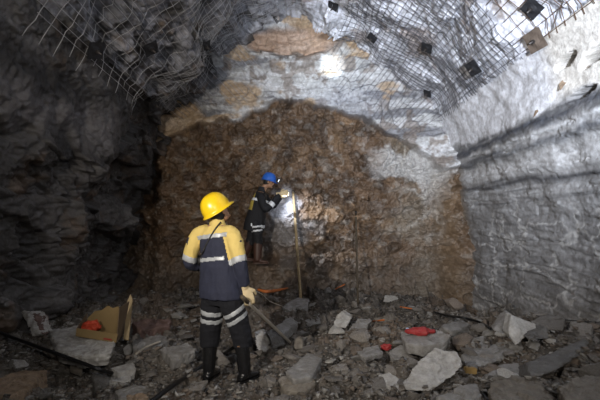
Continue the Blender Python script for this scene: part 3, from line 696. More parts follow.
for a in ((89, 46, .2, .4, 'plate_dark', 'black square bolt plate at the left end of the roof mesh'),
          (146, 44, .2, .9, 'plate_dark', 'black bolt plate in the dark hollow of the left roof'),
          (201, 42, .17, .7, 'plate_dark', 'black bolt plate left of the peach rock, above the pale band'),
          (150, 102, .2, .5, 'plate_dark', 'black bolt plate low on the left, where wall and face meet'),
          (336, 2, .2, .6, 'plate_dark', 'dark bolt plate at the top edge above the lamp glare'),
          (376, 34, .18, .2, 'plate_dark', 'small dark bolt plate right of the lamp glare'),
          (430, 43, .18, .7, 'plate_dark', 'black bolt plate in the middle of the bright right roof mesh'),
          (478, 64, .21, .05, 'plate_dark', 'black bolt plate by the lower edge of the right roof mesh'),
          (431, 90, .16, .9, 'plate_dark', 'smallest black bolt plate where the right roof mesh meets the face'),
          (538, 3, .2, .3, 'plate_dark', 'black bolt plate at the top edge, above the rusty plate'),
          (542, 37, .24, .05, 'plate_rust', 'rusty brown bolt plate near the top right corner')):
    plate(a[0], a[1], a[2], a[3], M[a[4]], a[5])

# ------------------------------------------------------------------ people
def ell(V, Q, c, R, ax, nu=14, nv=10):
    """ellipsoid: centre c, 3x3 rotation R (columns right, forward, up), half axes ax"""
    base = len(V)
    for i in range(nv+1):
        ph = math.pi*i/nv
        for k in range(nu):
            th = 2*math.pi*k/nu
            l = Vector((ax[0]*math.sin(ph)*math.cos(th), ax[1]*math.sin(ph)*math.sin(th), ax[2]*math.cos(ph)))
            V.append(tuple(Vector(c)+R @ l))
    for i in range(nv):
        for k in range(nu):
            Q.append((base+i*nu+k, base+i*nu+(k+1) % nu, base+(i+1)*nu+(k+1) % nu, base+(i+1)*nu+k))
def frame(fwd, up=Vector((0, 0, 1))):
    f = Vector(fwd).normalized(); r = f.cross(up).normalized(); u = r.cross(f)
    return Matrix((r, f, u)).transposed()
def loft(V, Q, secs, R, n=24, power=2.4):
    """sections (centre, half width along right, half depth along forward)"""
    base = len(V); r, f = R @ Vector((1, 0, 0)), R @ Vector((0, 1, 0))
    for c, a, b in secs:
        for k in range(n):
            t = 2*math.pi*k/n; ct, st = math.cos(t), math.sin(t)
            V.append(tuple(Vector(c)+r*a*math.copysign(abs(ct)**(2/power), ct)+f*b*math.copysign(abs(st)**(2/power), st)))
    for i in range(len(secs)-1):
        for k in range(n):
            Q.append((base+i*n+k, base+i*n+(k+1) % n, base+(i+1)*n+(k+1) % n, base+(i+1)*n+k))
    Q.append(tuple(base+k for k in reversed(range(n)))); Q.append(tuple(base+(len(secs)-1)*n+k for k in range(n)))
def limb(V, Q, pts, rad, n=14):
    pts = [Vector(p) for p in pts]; P_, R_ = [], []
    m = 7
    cm = catmull(pts, m) if len(pts) > 2 else [pts[0].lerp(pts[1], i/m) for i in range(m+1)]
    rr_ = np.interp(np.linspace(0, len(pts)-1, len(cm)), range(len(pts)), rad)
    tube_into(V, Q, cm, list(rr_), n)
def hand(V, Q, wrist, d, nrm, thumb, curl=.5, sc_=1.0, spread=.0, r0=.0095):
    d = Vector(d).normalized(); nrm = (Vector(nrm)-d*Vector(nrm).dot(d)).normalized(); s = Vector(thumb); s = (s-d*s.dot(d)-nrm*s.dot(nrm)).normalized()
    R = Matrix((s, nrm, d)).transposed(); w0 = Vector(wrist)
    loft(V, Q, [(w0-d*.03*sc_, .026*sc_, .02*sc_), (w0+d*.01*sc_, .03*sc_, .018*sc_), (w0+d*.05*sc_, .042*sc_, .017*sc_), (w0+d*.092*sc_, .042*sc_, .013*sc_)], R, 14, 2.6)
    for i, (o_, L_) in enumerate(((.032, .075), (.011, .083), (-.011, .077), (-.031, .060))):
        p = w0+d*.078*sc_+s*o_*sc_; dd = (d+s*(o_*spread*10)).normalized(); pts = [p-d*.02*sc_, p+dd*.018*sc_]; ang = 0
        for f_, seg in ((.5, .42), (1, .33), (.8, .25)):
            ang += curl*f_; pts.append(pts[-1]+(dd*math.cos(ang)+nrm*math.sin(ang))*L_*seg*sc_)
        V0 = [p_ for p_ in pts]; tube_into(V, Q, V0, [r0*1.1*sc_, r0*1.1*sc_, r0*sc_, r0*.93*sc_, r0*.78*sc_], 8)
    p = w0+d*.02*sc_+s*.022*sc_; t1 = p+(d*.6+s*.75+nrm*.2).normalized()*.045*sc_; t2 = t1+(d*.85+s*.25+nrm*(.3+.4*curl)).normalized()*.033*sc_; t3 = t2+(d*.85-s*.05+nrm*(.3+.7*curl)).normalized()*.026*sc_
    tube_into(V, Q, [p, t1, t2, t3], [.014*sc_, .0125*sc_, .011*sc_, .0085*sc_], 8)
def seg_t(pts, a, b):
    a = np.array(a); b = np.array(b); ab = b-a; t = ((pts-a) @ ab)/(ab @ ab); tc = np.clip(t, 0, 1)
    return t, np.linalg.norm(pts-(a+tc[:, None]*ab), axis=1)
def fcent(me):
    a = np.empty(len(me.polygons)*3, dtype=np.float32); me.polygons.foreach_get('center', a); return a.reshape(-1, 3).astype(float)
def wrinkle(me, amp, sc_, seed):
    co = co_of(me); no = no_of(me); d = ridged(co, sc_, 3, seed)-.6; set_co(me, co+no*(amp*d)[:, None])
def lift_faces(name, src, mask, off, mat, parent, thick=.0015):
    """a band of cloth lying on src: copies the masked faces, moved out along the normals, with a thickness"""
    bm = bmesh.new(); bm.from_mesh(src); bm.faces.ensure_lookup_table()
    kill = [f for f, m in zip(bm.faces, mask) if not m]; bmesh.ops.delete(bm, geom=kill, context='FACES')
    bm.normal_update()
    for v in bm.verts: v.co += v.normal*off
    me = bpy.data.meshes.new(name); bm.to_mesh(me); bm.free(); me.materials.clear()
    o = link(name, me, mat); sd = o.modifiers.new('t', 'SOLIDIFY'); sd.thickness = thick; sd.offset = -1
    o.parent = parent; return o
def helmet(center, fwd, up, mat, root, name='helmet', sc_=1.0, lamp=False):
    R = frame(fwd, Vector(up)); V, Q = [], []; nu, nv = 56, 22
    for i in range(nv+1):
        ph = (math.pi/2)*i/nv
        for k in range(nu):
            th = 2*math.pi*k/nu; cx, sy = math.cos(th), math.sin(th)     # sy>0 is the front
            a, b, h = .120, .138, .158
            rx = a*math.sin(ph)**.85 if ph > 0 else 0; ry = b*math.sin(ph)**.85 if ph > 0 else 0
            z = h*math.cos(ph)**.9 if ph < math.pi/2-1e-6 else 0
            ridge = .006*math.exp(-(cx*math.sin(ph)/.16)**2)*math.sin(min(ph*1.3, math.pi)) + .0035*math.exp(-((abs(cx*math.sin(ph))-.42)/.09)**2)*math.sin(min(ph*1.3, math.pi))
            V.append(Vector((rx*cx*(1+ridge*3), ry*sy, z+ridge)))
    def ring(f, dz):
        for k in range(nu):
            th = 2*math.pi*k/nu; cx, sy = math.cos(th), math.sin(th); peak = max(0, sy)**3*.042*f
            V.append(Vector(((.120+.016*f)*cx, (.138+.016*f)*sy+peak, dz-.010*max(0, sy)**2*f)))
    ring(.6, -.006); ring(1, -.012); ring(1, -.018); ring(.3, -.014); ring(-.35, -.006); ring(-.4, .03)
    for i in range(nv+6):
        for k in range(nu):
            Q.append((i*nu+k, (i+1)*nu+k, (i+1)*nu+(k+1) % nu, i*nu+(k+1) % nu))
    W = [tuple(Vector(center)+R @ (v*sc_)) for v in V]
    me = pymesh(name, W, Q); bm = bmesh.new(); bm.from_mesh(me); bmesh.ops.remove_doubles(bm, verts=bm.verts, dist=1e-4); bmesh.ops.recalc_face_normals(bm, faces=bm.faces); bm.to_mesh(me); bm.free()
    o = link(name, me, mat); o.parent = root; o.matrix_parent_inverse = Matrix.Translation(root.location).inverted()
    if lamp:
        V2, Q2 = [], []; c0 = Vector(center)+R @ Vector((0, .14, .05)); f = R @ Vector((0, 1, -.15))
        tube_into(V2, Q2, [c0, c0+f*.045], .032, 16); l = link('cap_lamp', pymesh('cap_lamp', V2, Q2), M['strap']); l.parent = o
        V3, Q3 = [], []; tube_into(V3, Q3, [c0+f*.046, c0+f*.05], .026, 16); l2 = link('lamp_lens', pymesh('lamp_lens', V3, Q3), M['lens']); l2.parent = o
    return o
def boot(ankle, toe_dir, top, zg, r_top, mat, trim, root, bs=1):
    V, Q = [], []; a = Vector(ankle); td = Vector((toe_dir[0], toe_dir[1], 0)).normalized(); g = Vector((a.x, a.y, zg))
    limb(V, Q, [g+Vector((0, 0, .05)), a+Vector((0, 0, .0)), a.lerp(Vector(top), .5), Vector(top)], [.055*bs, .06*bs, .068*bs, r_top*bs])
    R = frame(td)
    # foot
    base = len(V); secs = []
    for t, w_, h_ in ((-.075, .03, .05), (-.05, .042, .075), (.0, .044, .085), (.06, .046, .07), (.12, .05, .055), (.17, .046, .045), (.2, .025, .03)):
        secs.append((g+td*t+Vector((0, 0, h_*.5+.012)), w_, h_*.5))
    # loft across (right, up) frame
    R2 = Matrix((R @ Vector((1, 0, 0)), Vector((0, 0, 1)), td)).transposed()
    loft(V, Q, secs, R2, 18, 2.6)
    me = remesh('boot', V, Q, .008, 3); o = link('boot', me, mat); 
    V2, Q2 = [], []; secs = [(g+Vector((0, 0, .0)), 0, 0)]
    n = 20; V2 = []; 
    outline = [(-.085, .02), (-.07, .038), (-.02, .044), (.05, .042), (.11, .052), (.16, .049), (.2, .03), (.212, .0)]
    ol = [(x, y) for x, y in outline]+[(x, -y) for x, y in reversed(outline[:-1])]
    rt = R @ Vector((1, 0, 0))
    for z in (0, .018):
        for x, y in ol: V2.append(g+td*x+rt*y+Vector((0, 0, z)))
    m = len(ol); Q2 = [tuple(range(m)), tuple(range(2*m-1, m-1, -1))]+[(i, i+m, (i+1) % m+m, (i+1) % m) for i in range(m)]
    s = link('boot_sole', pymesh('boot_sole', V2, Q2), mat, smooth=False); s.parent = o
    if trim:
        V3, Q3 = [], []; tp = Vector(top); ax = (tp-a).normalized(); tube_into(V3, Q3, [tp-ax*.012, tp+ax*.002], r_top+.004, 20); t_ = link('boot_trim', pymesh('boot_trim', V3, Q3), trim); t_.parent = o
    o.parent = root; o.matrix_parent_inverse = Matrix.Translation(root.location).inverted()
    return o
def person(label, J, fwd, headf, headu, scale, spec):
    """J: joints in world space. spec: materials and region functions"""
    f = Vector(fwd).normalized(); R = frame(f); r = R @ Vector((1, 0, 0)); up = Vector((0, 0, 1))
    base = Vector(((J['aL'].x+J['aR'].x)/2, (J['aL'].y+J['aR'].y)/2, spec['zg'])); root = empty('person', base); tag(root, label, 'person')
    k = scale; HR = frame(headf, Vector(headu)); hc = J['head']
    lean = (J['neck']-J['pelvis']).normalized(); TR = Matrix((r, lean.cross(r)*1.0, lean)).transposed(); 
    if (TR @ Vector((0, 1, 0))).dot(f) < 0: TR = Matrix((r, r.cross(lean)*-1.0, lean)).transposed()
    pv, nk = J['pelvis'], J['neck']; T = lambda t: pv.lerp(nk, t)
    # --- body
    V, Q = [], []
    loft(V, Q, [(T(-.06), .12*k, .09*k), (T(.0), .15*k, .105*k), (T(.3), .13*k, .095*k), (T(.6), .16*k, .11*k), (T(.85), .165*k, .095*k), (T(.97), .09*k, .07*k)], TR)
    limb(V, Q, [nk-lean*.04, nk.lerp(hc, .45), hc-Vector(HR @ Vector((0, .01, .03)))*k], [.062*k, .054*k, .055*k])
    for S in 'LR':
        limb(V, Q, [T(.82), J['s'+S], J['e'+S], J['w'+S]], [.07*k, .05*k, .042*k, .028*k])
        limb(V, Q, [T(.02).lerp(J['h'+S], .6), J['h'+S], J['k'+S], J['a'+S], J['a'+S]-up*.05*k], [.08*k, .082*k, .055*k, .04*k, .038*k])
        hand(V, Q, J['w'+S], J['hd'+S], J['hn'+S], J['ht'+S], J.get('curl', .5), .93*k)
    ell(V, Q, hc+HR @ Vector((0, -.005, .02))*k, HR, (.074*k, .093*k, .098*k)); ell(V, Q, hc+HR @ Vector((0, .03, -.045))*k, HR, (.056*k, .06*k, .066*k))
    ell(V, Q, hc+HR @ Vector((0, .098, -.015))*k, HR, (.013*k, .018*k, .024*k)); ell(V, Q, hc+HR @ Vector((0, .087, -.052))*k, HR, (.024*k, .01*k, .009*k))
    ell(V, Q, hc+HR @ Vector((0, .085, -.085))*k, HR, (.022*k, .014*k, .014*k)); ell(V, Q, hc+HR @ Vector((0, .08, .022))*k, HR, (.05*k, .014*k, .01*k))
    for sx in (-1, 1): ell(V, Q, hc+HR @ Vector((sx*.078, -.005, -.01))*k, HR, (.01*k, .02*k, .032*k))
    me = remesh('body', V, Q, .0065, 1); parts = [link('body', me, M['skin'])]
    for sx in (-1, 1):
        V, Q = [], []; ell(V, Q, hc+HR @ Vector((sx*.031, .079, .002))*k, HR, (.013*k, .011*k, .008*k)); e = link('eye', pymesh('eye', V, Q), M['eye']); parts.append(e)
    V, Q = [], []; ell(V, Q, hc+HR @ Vector((0, -.022, .022))*k, HR, (.083*k, .09*k, .1*k)); ell(V, Q, hc+HR @ Vector((0, -.045, -.03))*k, HR, (.066*k, .055*k, .055*k)); parts.append(link('hair', remesh('hair', V, Q, .008, 1), M['hair']))
    # --- jacket
    V, Q = [], []; jb = spec['jacket']
    loft(V, Q, [(pv.lerp(nk, t)+r*dx, a*k, b*k) for t, a, b, dx in jb], TR, 28, 2.5)
    for S in 'LR':
        limb(V, Q, [T(.78), J['s'+S]-up*.005, J['e'+S], J['w'+S]-(J['w'+S]-J['e'+S]).normalized()*.02], [.095*k, .083*k, .068*k, .052*k])
    limb(V, Q, [T(.93), T(spec.get('collar', 1.06))], [.085*k, .07*k])
    me = remesh('jacket', V, Q, .0085, 4); wrinkle(me, .006, (9, 9, 5), spec['seed'])
    c = fcent(me); reg = spec['jreg'](c, J, T)
    for m in spec['jmats']: me.materials.append(M[m])
    me.polygons.foreach_set('material_index', np.where(reg == 9, 0, reg).astype(np.int32))
    jk = link('jacket', me); parts.append(jk)
    for mask_fn in spec['jtape']:
        mask = mask_fn(c, J, T)
        if mask.any(): lift_faces('reflective_tape', me, mask, .003, M[spec['tape']], jk)
    # collar
    # --- trousers
    V, Q = [], []
    loft(V, Q, [(T(-.2), .15*k, .12*k), (T(.0), .18*k, .145*k), (T(.2), .17*k, .125*k)], TR, 24, 2.4)
    for S in 'LR':
        bt = J['k'+S].lerp(J['a'+S], spec['cuff']); limb(V, Q, [T(.0).lerp(J['h'+S], .7), J['h'+S], J['k'+S], bt], [.10*k, .122*k*spec.get('lg', 1), .1*k*spec.get('lg', 1), .086*k*spec.get('lg', 1)])
    me = remesh('trousers', V, Q, .0085, 4); wrinkle(me, .007, (7, 7, 11), spec['seed']+3); me.materials.append(M[spec['trousers']])
    tr = link('trousers', me); parts.append(tr); c = fcent(me)
    for mask_fn in spec['ttape']:
        mask = mask_fn(c, J, T)
        if mask.any(): lift_faces('reflective_tape', me, mask, .003, M[spec['tape']], tr)
    adopt(root, parts)
    # --- boots, gloves, helmet
    for S in 'LR':
        td = J['td'+S]; boot(J['a'+S], td, J['k'+S].lerp(J['a'+S], spec['boot_top']), spec['zg'+S], .074*k, M[spec['boot']], spec['trim'] and M['trim'], root, spec.get('bs', 1))
        V, Q = [], []; d = Vector(J['hd'+S]).normalized()
        hand(V, Q, J['w'+S], d, J['hn'+S], J['ht'+S], J.get('curl', .5), 1.02*k*spec['glove_s'], r0=.0115); 
        cf = J['w'+S]-d*.035; tube_into(V, Q, [cf+d*.05, cf, cf-d*.035], [.036*k, .042*k, .048*k], 14)
        g = link('glove', remesh('glove', V, Q, .005, 1), M['glove']); g.parent = root; g.matrix_parent_inverse = Matrix.Translation(root.location).inverted()
    helmet(hc+HR @ Vector((0, -.004, .035))*k, headf, headu, M[spec['helmet']], root, sc_=k*spec.get('hs', 1), lamp=spec['lamp'])
    return root, jk

# near worker, seen from behind
J = dict(head=P(219, 212.5, 4.27), neck=P(217, 223, 4.26), pelvis=P(222, 291, 4.22),
         sL=P(200, 234, 4.32), sR=P(232, 235, 4.16), eL=P(189.5, 261, 4.34), eR=P(240, 263, 4.10), wL=P(207, 268, 4.56), wR=P(245, 287, 4.16),
         hL=P(213.5, 302, 4.28), hR=P(231, 302, 4.17), kL=P(210, 334, 4.32), kR=P(241, 334, 4.21), aL=P(209, 369, 4.27), aR=P(244.5, 371, 4.16),
         tdL=(.25, 1), tdR=(.55, .8), hdL=(.7, .7, .1), hnL=(-.2, .1, -1), htL=(0, 0, 1), hdR=(.28, .12, -1), hnR=(-.35, .9, .1), htR=(.9, .5, .2), curl=.75)
def near_jreg(c, J, T):
    t, dt = seg_t(c, J['pelvis'], J['neck']); reg = np.zeros(len(c), int)       # 0 navy 1 yellow
    reg[(t > .83)] = 1
    for S in 'LR':
        tu, du = seg_t(c, J['s'+S], J['e'+S]); tf, df = seg_t(c, J['e'+S], J['w'+S])
        arm = (np.minimum(du, df) < .095) & (dt > (.12 if S == 'L' else .125)); near_u = du <= df+.002
        reg[arm & near_u & (tu < 1.0)] = 1; reg[arm & ~near_u & (tf > .02)] = 0
    return reg
def arm_mask(c, J, S):
    tu, du = seg_t(c, J['s'+S], J['e'+S]); tf, df = seg_t(c, J['e'+S], J['w'+S]); t, dt = seg_t(c, J['pelvis'], J['neck'])
    return tu, du, tf, df, dt
def nt_back1(c, J, T): t, dt = seg_t(c, J['pelvis'], J['neck']); return (t > .775) & (t < .835) & (dt < .2)
def nt_back2(c, J, T): t, dt = seg_t(c, J['pelvis'], J['neck']); return (t > .445) & (t < .50) & (dt < .24) & (c[:, 0] > P(196, 0, 4.2).x) & (c[:, 0] < P(229, 0, 4.2).x)
def nt_arm(S):
    def g(c, J, T):
        tu, du, tf, df, dt = arm_mask(c, J, S); return (tu > .8) & (tu < 1.0) & (du < .1) & (du <= df+.004) & (dt > (.13 if S == 'L' else .11))
    return g
def nt_leg(S, lo, hi, sl_=0):
    def g(c, J, T):
        t, d = seg_t(c, J['h'+S], J['k'+S]); t2, d2 = seg_t(c, J['h'+('L' if S == 'R' else 'R')], J['k'+('L' if S == 'R' else 'R')])
        tt = t + sl_*(c[:, 0]-J['h'+S].x); return (tt > lo) & (tt < hi) & (d < d2)
    return g
spec = dict(zg=-.0, zgL=P(208, 379.5, 4.27).z, zgR=P(243, 381, 4.16).z, seed=5,
            jacket=[(-.1, .222, .17, 0), (.0, .222, .17, 0), (.25, .205, .155, .0), (.5, .185, .145, 0), (.7, .185, .135, 0), (.86, .185, .115, 0), (.95, .12, .09, 0)],
            jreg=near_jreg, jmats=['navy', 'yellow_cloth'], jtape=[nt_back1, nt_back2, nt_arm('L'), nt_arm('R')], tape='tape', trousers='navy2', cuff=.38,
            ttape=[nt_leg('L', .22, .35), nt_leg('L', .46, .59), nt_leg('R', .24, .37, .9), nt_leg('R', .49, .62, .9)], boot='rubber', trim=True, boot_top=.3, glove_s=1.32, helmet='yellow_helmet', hs=1.1, lamp=False)
near, near_jacket = person('person in yellow helmet and navy and yellow jacket seen from behind, holding a steel bar', J, (.42, .9, 0), (.52, .7, .5), (-.45, -.2, .85), 1.0, spec)
# shoulder strap of the near worker
BJ = bvh_of(near_jacket)
def strap_pts(pix, B, off=.006):
    out = []
    for px, py in pix:
        r = B.ray_cast(Vector((0, 0, CAMZ)), ray(px, py))
        if r[0]: out.append(r[0]+r[1]*off if r[1].y < 0 else r[0]-r[1]*off)
    return out
sp_ = strap_pts([(220.5, 222.5), (217, 227), (213, 233), (209, 240), (205.5, 247), (202.5, 254), (199.5, 262)], BJ, .004)
st = tube('shoulder_strap', sp_, .008, M['strap']); st.parent = near; st.matrix_parent_inverse = Matrix.Translation(near.location).inverted()
pc = strap_pts([(198, 261)], BJ, .01)[0]; V, Q = [], []; ell(V, Q, pc, Matrix.Identity(3), (.045, .04, .055)); pk = link('belt_pouch', pymesh('belt_pouch', V, Q), M['strap']); pk.parent = near; pk.matrix_parent_inverse = Matrix.Translation(near.location).inverted()

# far worker at the face, side on
J = dict(head=P(268.5, 182, 8.30), neck=P(261.5, 191, 8.30), pelvis=P(255, 222, 8.3),
         sL=P(264, 196, 8.47), sR=P(261, 197, 8.13), eL=P(272, 206, 8.5), eR=P(266, 209, 8.05), wL=P(281, 196.5, 8.5), wR=P(280, 194, 8.14),
         hL=P(255, 224, 8.40), hR=P(256, 224, 8.2), kL=P(250.5, 241, 8.42), kR=P(258, 242, 8.2), aL=P(243.5, 256, 8.46), aR=P(257.5, 258.5, 8.18),
         tdL=(1, .1), tdR=(1, -.1), hdL=(.9, 0, .3), hnL=(0, -1, 0), htL=(0, 0, 1), hdR=(.95, .1, .25), hnR=(0, 1, 0), htR=(0, 0, 1), curl=.6)
def far_jreg(c, J, T):
    t, dt = seg_t(c, J['pelvis'], J['neck']); reg = np.zeros(len(c), int)
    f = np.array((1, 0, -.0)); ax = np.array(J['pelvis'])+t[:, None]*(np.array(J['neck'])-np.array(J['pelvis']))
    reg[((c-ax)[:, 0] < -.085) & (t > .35)] = 1
    return reg
def ft_band(c, J, T):
    t, dt = seg_t(c, J['pelvis'], J['neck']); return (t+.0 > .66) & (t < .74) & (dt < .2)
def ft_arm(c, J, T):
    tu, du, tf, df, dt = arm_mask(c, J, 'R'); return (tf > .25) & (tf < .45) & (df < .1) & (df < du)
def ft_hem(c, J, T):
    t, dt = seg_t(c, J['pelvis'], J['neck']); return (t > -.14) & (t < -.05) & (c[:, 0] > J['pelvis'].x-.06)
spec = dict(zg=.79, collar=1.13, zgL=P(243.5, 261, 8.46).z, zgR=P(257.5, 263.5, 8.18).z, seed=25,
            jacket=[(-.3, .19, .20, 0), (.0, .19, .20, 0), (.3, .19, .175, 0), (.6, .2, .165, 0), (.85, .19, .13, 0), (.95, .12, .09, 0)],
            jreg=far_jreg, jmats=['black_cloth', 'yellow_dull'], jtape=[ft_band, ft_arm, ft_hem], tape='tape_b', trousers='black_cloth', cuff=.15,
            ttape=[nt_leg('R', .1, .2), nt_leg('R', .32, .42)], boot='boot_brown', trim=False, boot_top=-.05, glove_s=1.1, lg=.95, bs=1.25, helmet='blue_helmet', lamp=True)
far, far_jacket = person('person in blue helmet and dark jacket standing on a ledge at the face', J, (1, .05, 0), (1, .15, -.25), (.2, 0, 1), .97, spec)
hl = J['head']+Vector((.22, .0, .08)); tg = P(300, 207, 8.85)
L_ = spot('cap_lamp_light', hl, tg, 120, (.85, .9, 1), 62, .7, .02); L_.parent = far; L_.matrix_parent_inverse = Matrix.Translation(far.location).inverted()

# ------------------------------------------------------------------ tools, hoses, litter
def rod(name, a, b, r, mat, label, cat, n=10, parts=()):
    a, b = Vector(a), Vector(b); root = empty(name, b); tag(root, label, cat); out = []
    V, Q = [], []; tube_into(V, Q, [a.lerp(b, i/12) for i in range(13)], r, n); out.append(link('shaft', pymesh('shaft', V, Q), mat))
    for nm, t0, t1, rr_, m in parts:
        V, Q = [], []; tube_into(V, Q, [a.lerp(b, t0), a.lerp(b, (t0+t1)/2), a.lerp(b, t1)], rr_, n); out.append(link(nm, pymesh(nm, V, Q), m))
    adopt(root, out); return root
hnd = near
gb = hit(291, 346, BF)[0]+Vector((0, -.03, .04))
rod('steel_bar', P(246.5, 301, 4.13), gb, [.017]*13, M['steel_bar'], 'long steel bar held in the near worker\'s gloved hand, its foot on the rubble', 'bar',
    parts=(('bar_tip', .97, 1.0, [.022, .02, .008], M['rust_bar']), ('grip', -.08, .02, [.02, .022, .02], M['rust_bar'])))
top = hit(293, 190)[0]; bot = P(301, 290, 7.5); bot.z = min(bot.z, ground(bot.x, bot.y)+.02)
rod('wooden_pole', top+Vector((0, .05, 0)), bot, [.028]*13, M['wood'], 'pale wooden pole leaning on the face in front of the far worker', 'pole', parts=(('dark_cap', -.02, .02, [.034, .036, .034], M['rubber']),))
q = hit(355.5, 213)[0]; b2 = P(358, 308, 7.5)
rod('drill_steel', q-Vector((0, .05, 0)), b2, [.02]*13, M['rust_bar'], 'thin rusty drill steel standing against the middle of the face', 'drill rod', parts=(('bit', -.02, .01, [.024, .026, .018], M['bolt']),))
def hose(name, pix, r, mat, label, cat='hose', zoff=.02):
    pts = []
    for t in pix:
        px, py = t[:2]; h0, _ = hit(px, min(py, 420), BH)
        if len(t) > 2: h0 = PZ(px, py, t[2])
        pts.append(h0+Vector((0, 0, r+zoff)))
    o = tube(name, pts, r, mat); m = Vector(pts[0]); me = o.data; co = co_of(me)-np.array(m); set_co(me, co); o.location = m; tag(o, label, cat); return o
hose('air_hose', ((-8, 331, .38), (20, 342, .33), (50, 353, .28), (80, 364, .24), (98, 371, .22), (112, 375, .12)), .017, M['hose'], 'black hose running down from the left edge over the slabs', zoff=.0)
hose('air_hose', ((150, 412), (170, 396), (186, 384), (204, 371), (222, 361), (240, 350), (252, 344)), .02, M['hose'], 'black hose on the rubble passing behind the near worker\'s boots', zoff=.05)
hose('cable', ((434, 317), (448, 321), (464, 324), (480, 328), (490, 335)), .016, M['hose'], 'thick black cable on the rubble along the right wall', 'cable', zoff=.06)
hose('cable', ((536, 318, .42), (556, 321, .4), (574, 323, .4), (604, 325, .4)), .006, M['hose'], 'thin dark wire along the right wall above the rubble', 'cable', zoff=.02)
hose('wire', ((252, 291, .5), (262, 296, .4), (270, 303, .25), (280, 307, .2), (296, 313, .16)), .006, M['steel_bar'], 'thin bent wire from the near worker\'s glove side to the rubble', 'wire', zoff=.02)
hose('stick', ((136, 360), (146, 353), (160, 347)), .012, M['steel_bar'], 'thin grey stick lying right of the cardboard box', 'stick', zoff=.05)

# cardboard box
def panel(name, pts, th, mat, parent):
    n = (pts[1]-pts[0]).cross(pts[2]-pts[0]).normalized(); V = [p for p in pts]+[p+n*th for p in pts]; m = len(pts)
    Q = [tuple(range(m-1, -1, -1)), tuple(range(m, 2*m))]+[(i, (i+1) % m, (i+1) % m+m, i+m) for i in range(m)]
    o = link(name, pymesh(name, V, Q), mat, smooth=False); o.parent = parent; o.matrix_parent_inverse = Matrix.Translation(parent.location).inverted(); return o
P0 = P; kb = hit(97, 340, BH)[0].y/4.92
P = lambda a, b, c: P0(a, b, c*kb)
bx = empty('cardboard_box', P(100, 340, 4.95)); tag(bx, 'torn open brown cardboard box on the pale slab by the left wall', 'box')
f1, f2, f3, f4 = P(76, 336, 5.0), P(116, 342.5, 4.85), P(118, 334, 4.85), P(77, 328, 5.0)
fp = panel('front_panel', [f1, f2, f3, f4], .006, M['card'], bx)
b1, b2_ = P(86, 332, 5.32), P(119, 336, 5.2)
panel('back_panel', [b1, b2_, P(119, 306, 5.2), P(113, 308, 5.22), P(108, 305.5, 5.24), P(102, 310, 5.26), P(95, 311, 5.28), P(88, 318, 5.3)], .006, M['card'], bx)
panel('side_panel', [f1, b1, P(87, 313, 5.34), P(77, 327, 5.02)], .006, M['card_in'], bx)
panel('side_panel', [f2, b2_+Vector((0.03, 0, 0)), P(129, 301, 5.2), P(119, 308, 4.88)], .006, M['card_in'], bx)
panel('bottom_panel', [f1, f2, b2_, b1], -.004, M['card_in'], bx)
pr_ = panel('red_print', [P(104, 337.5, 4.88), P(112, 338.8, 4.855), P(112, 340.2, 4.855), P(104, 338.9, 4.88)], .001, M['red'], bx)
pr_.location.y -= .012
def lump(name, c, ax, seed, mat, label, cat, vox=.008, amp=.3):
    V, Q = [], []; c = Vector(c); ell(V, Q, (0, 0, 0), Matrix.Identity(3), ax, 28, 20); me = pymesh(name, V, Q)
    bm = bmesh.new(); bm.from_mesh(me); bmesh.ops.remove_doubles(bm, verts=bm.verts, dist=1e-5); bmesh.ops.subdivide_edges(bm, edges=bm.edges[:], cuts=1, use_grid_fill=True); bm.to_mesh(me); bm.free()
    co = co_of(me); s = 1/max(ax); co = co*(1+amp*ridged(co, s*1.6, 4, seed)[:, None]-amp*.5); set_co(me, co)
    o = link(name, me, mat); o.location = c; tag(o, label, cat); return o
lump('cloth', P(91.5, 326.5, 5.12), (.085, .06, .065), 3, M['redcloth'], 'crumpled orange red cloth inside the torn cardboard box', 'cloth')
pl = [P(124, 340, 5.1), P(129, 341, 5.1), P(133, 300, 5.35), P(131, 295, 5.38), P(128, 302, 5.33)]
pk = empty('plank', pl[0]); tag(pk, 'splintered plank standing against the right side of the cardboard box', 'plank'); panel('board', pl, .03, M['wood'], pk)
P = P0
o = lump('plastic_bag', hit(420, 334, BH)[0]+Vector((0, -.02, .035)), (.135, .07, .04), 4, M['red'], 'crumpled red plastic lying on the dark flat slab', 'plastic')
lump('red_scrap', hit(387, 350, BH)[0]+Vector((0, 0, .03)), (.055, .025, .035), 9, M['red'], 'small twisted red scrap between grey rocks', 'scrap', amp=.5)
tube('orange_strip', [PZ(258, 289.5, .36), PZ(266, 291.5, .34), PZ(276, 290.5, .35), PZ(288, 288, .36)], [.02, .03, .025, .012], M['orange'])
tag(bpy.data.objects['orange_strip'], 'bright orange strip lying at the foot of the face below the far worker', 'strip')
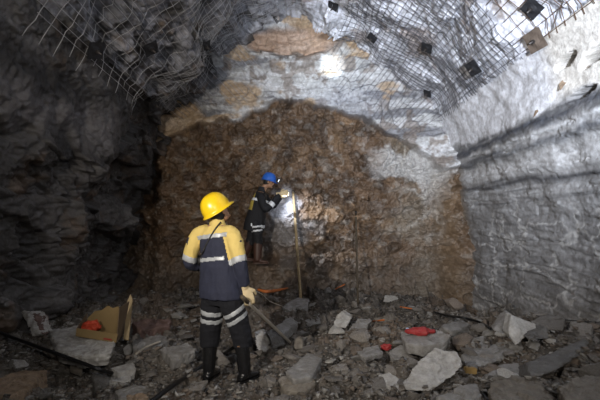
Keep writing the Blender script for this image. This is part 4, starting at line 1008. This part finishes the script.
for i, (a, b, lab) in enumerate((((335, 292), (345, 287), 'short orange splinter in the shadow patch at the foot of the face'), ((372, 325), (384, 324), 'orange splinter on the rubble left of the red plastic'), ((400, 310), (412, 312), 'thin orange splinter at the face above the red plastic'))):
    pa, pb = hit(*a, BF)[0] or P(*a, 8.2), hit(*b, BF)[0] or P(*b, 8.2)
    if pa.y > 8.2: pa = P(*a, 8.1)
    if pb.y > 8.2: pb = P(*b, 8.1)
    o = tube('splinter', [pa+Vector((0, 0, .05)), pb+Vector((0, 0, .05))], .01, M['orange'], smooth_pts=False); tag(o, lab, 'splinter')
w0 = P(463, 367, 4.5)
V = [Vector((x, y, z)) for x in (-.055, .055) for y in (-.03, .03) for z in (-.028, .028)]
yb = pymesh('wood_block', V, [(0, 1, 3, 2), (4, 6, 7, 5), (0, 4, 5, 1), (2, 3, 7, 6), (0, 2, 6, 4), (1, 5, 7, 3)])
bm = bmesh.new(); bm.from_mesh(yb); bmesh.ops.bevel(bm, geom=bm.edges[:], offset=.006, segments=2, affect='EDGES'); bm.to_mesh(yb); bm.free()
o = link('wood_block', yb, M['yellowbit'], smooth=False); o.location = hit(468.5, 371, BH)[0]+Vector((0, -.04, .02)); o.rotation_euler = (0, .1, .15); tag(o, 'small yellowish block wedged beside the largest bright slab', 'block')
for px, py, lab in ((407, 329, 'tiny pale blue plastic bit above the red plastic'), (398, 344, 'tiny pale blue plastic bit right of the small red scrap')):
    o = lump('plastic_bit', (hit(px, py, BH)[0])+Vector((0, -.02, .01)), (.018, .012, .01), 3, M['bluebit'], lab, 'plastic bit', amp=.1)
# peeling tan flakes on the right wall
for pix, lab in ((((533, 118), (537, 101), (541, 99), (544, 104), (538, 112)), 'curled tan flake hanging on the right wall, lower of two'),
                 (((558, 84), (563, 79), (569, 74), (567, 82), (560, 91)), 'curled tan flake on the right wall by the black gap, upper of two')):
    h0, n0 = hit(*pix[0]); d0 = h0.y-.05
    pts = [P(x, y, d0-.02*i) for i, (x, y) in enumerate(pix)]
    o = hero('rock_flake', pts, (.015, .02, 0), M['slab_tan'], lab, 'rock flake', vox=.007, fac=.01, amp=.01, seed=60+pix[0][0])
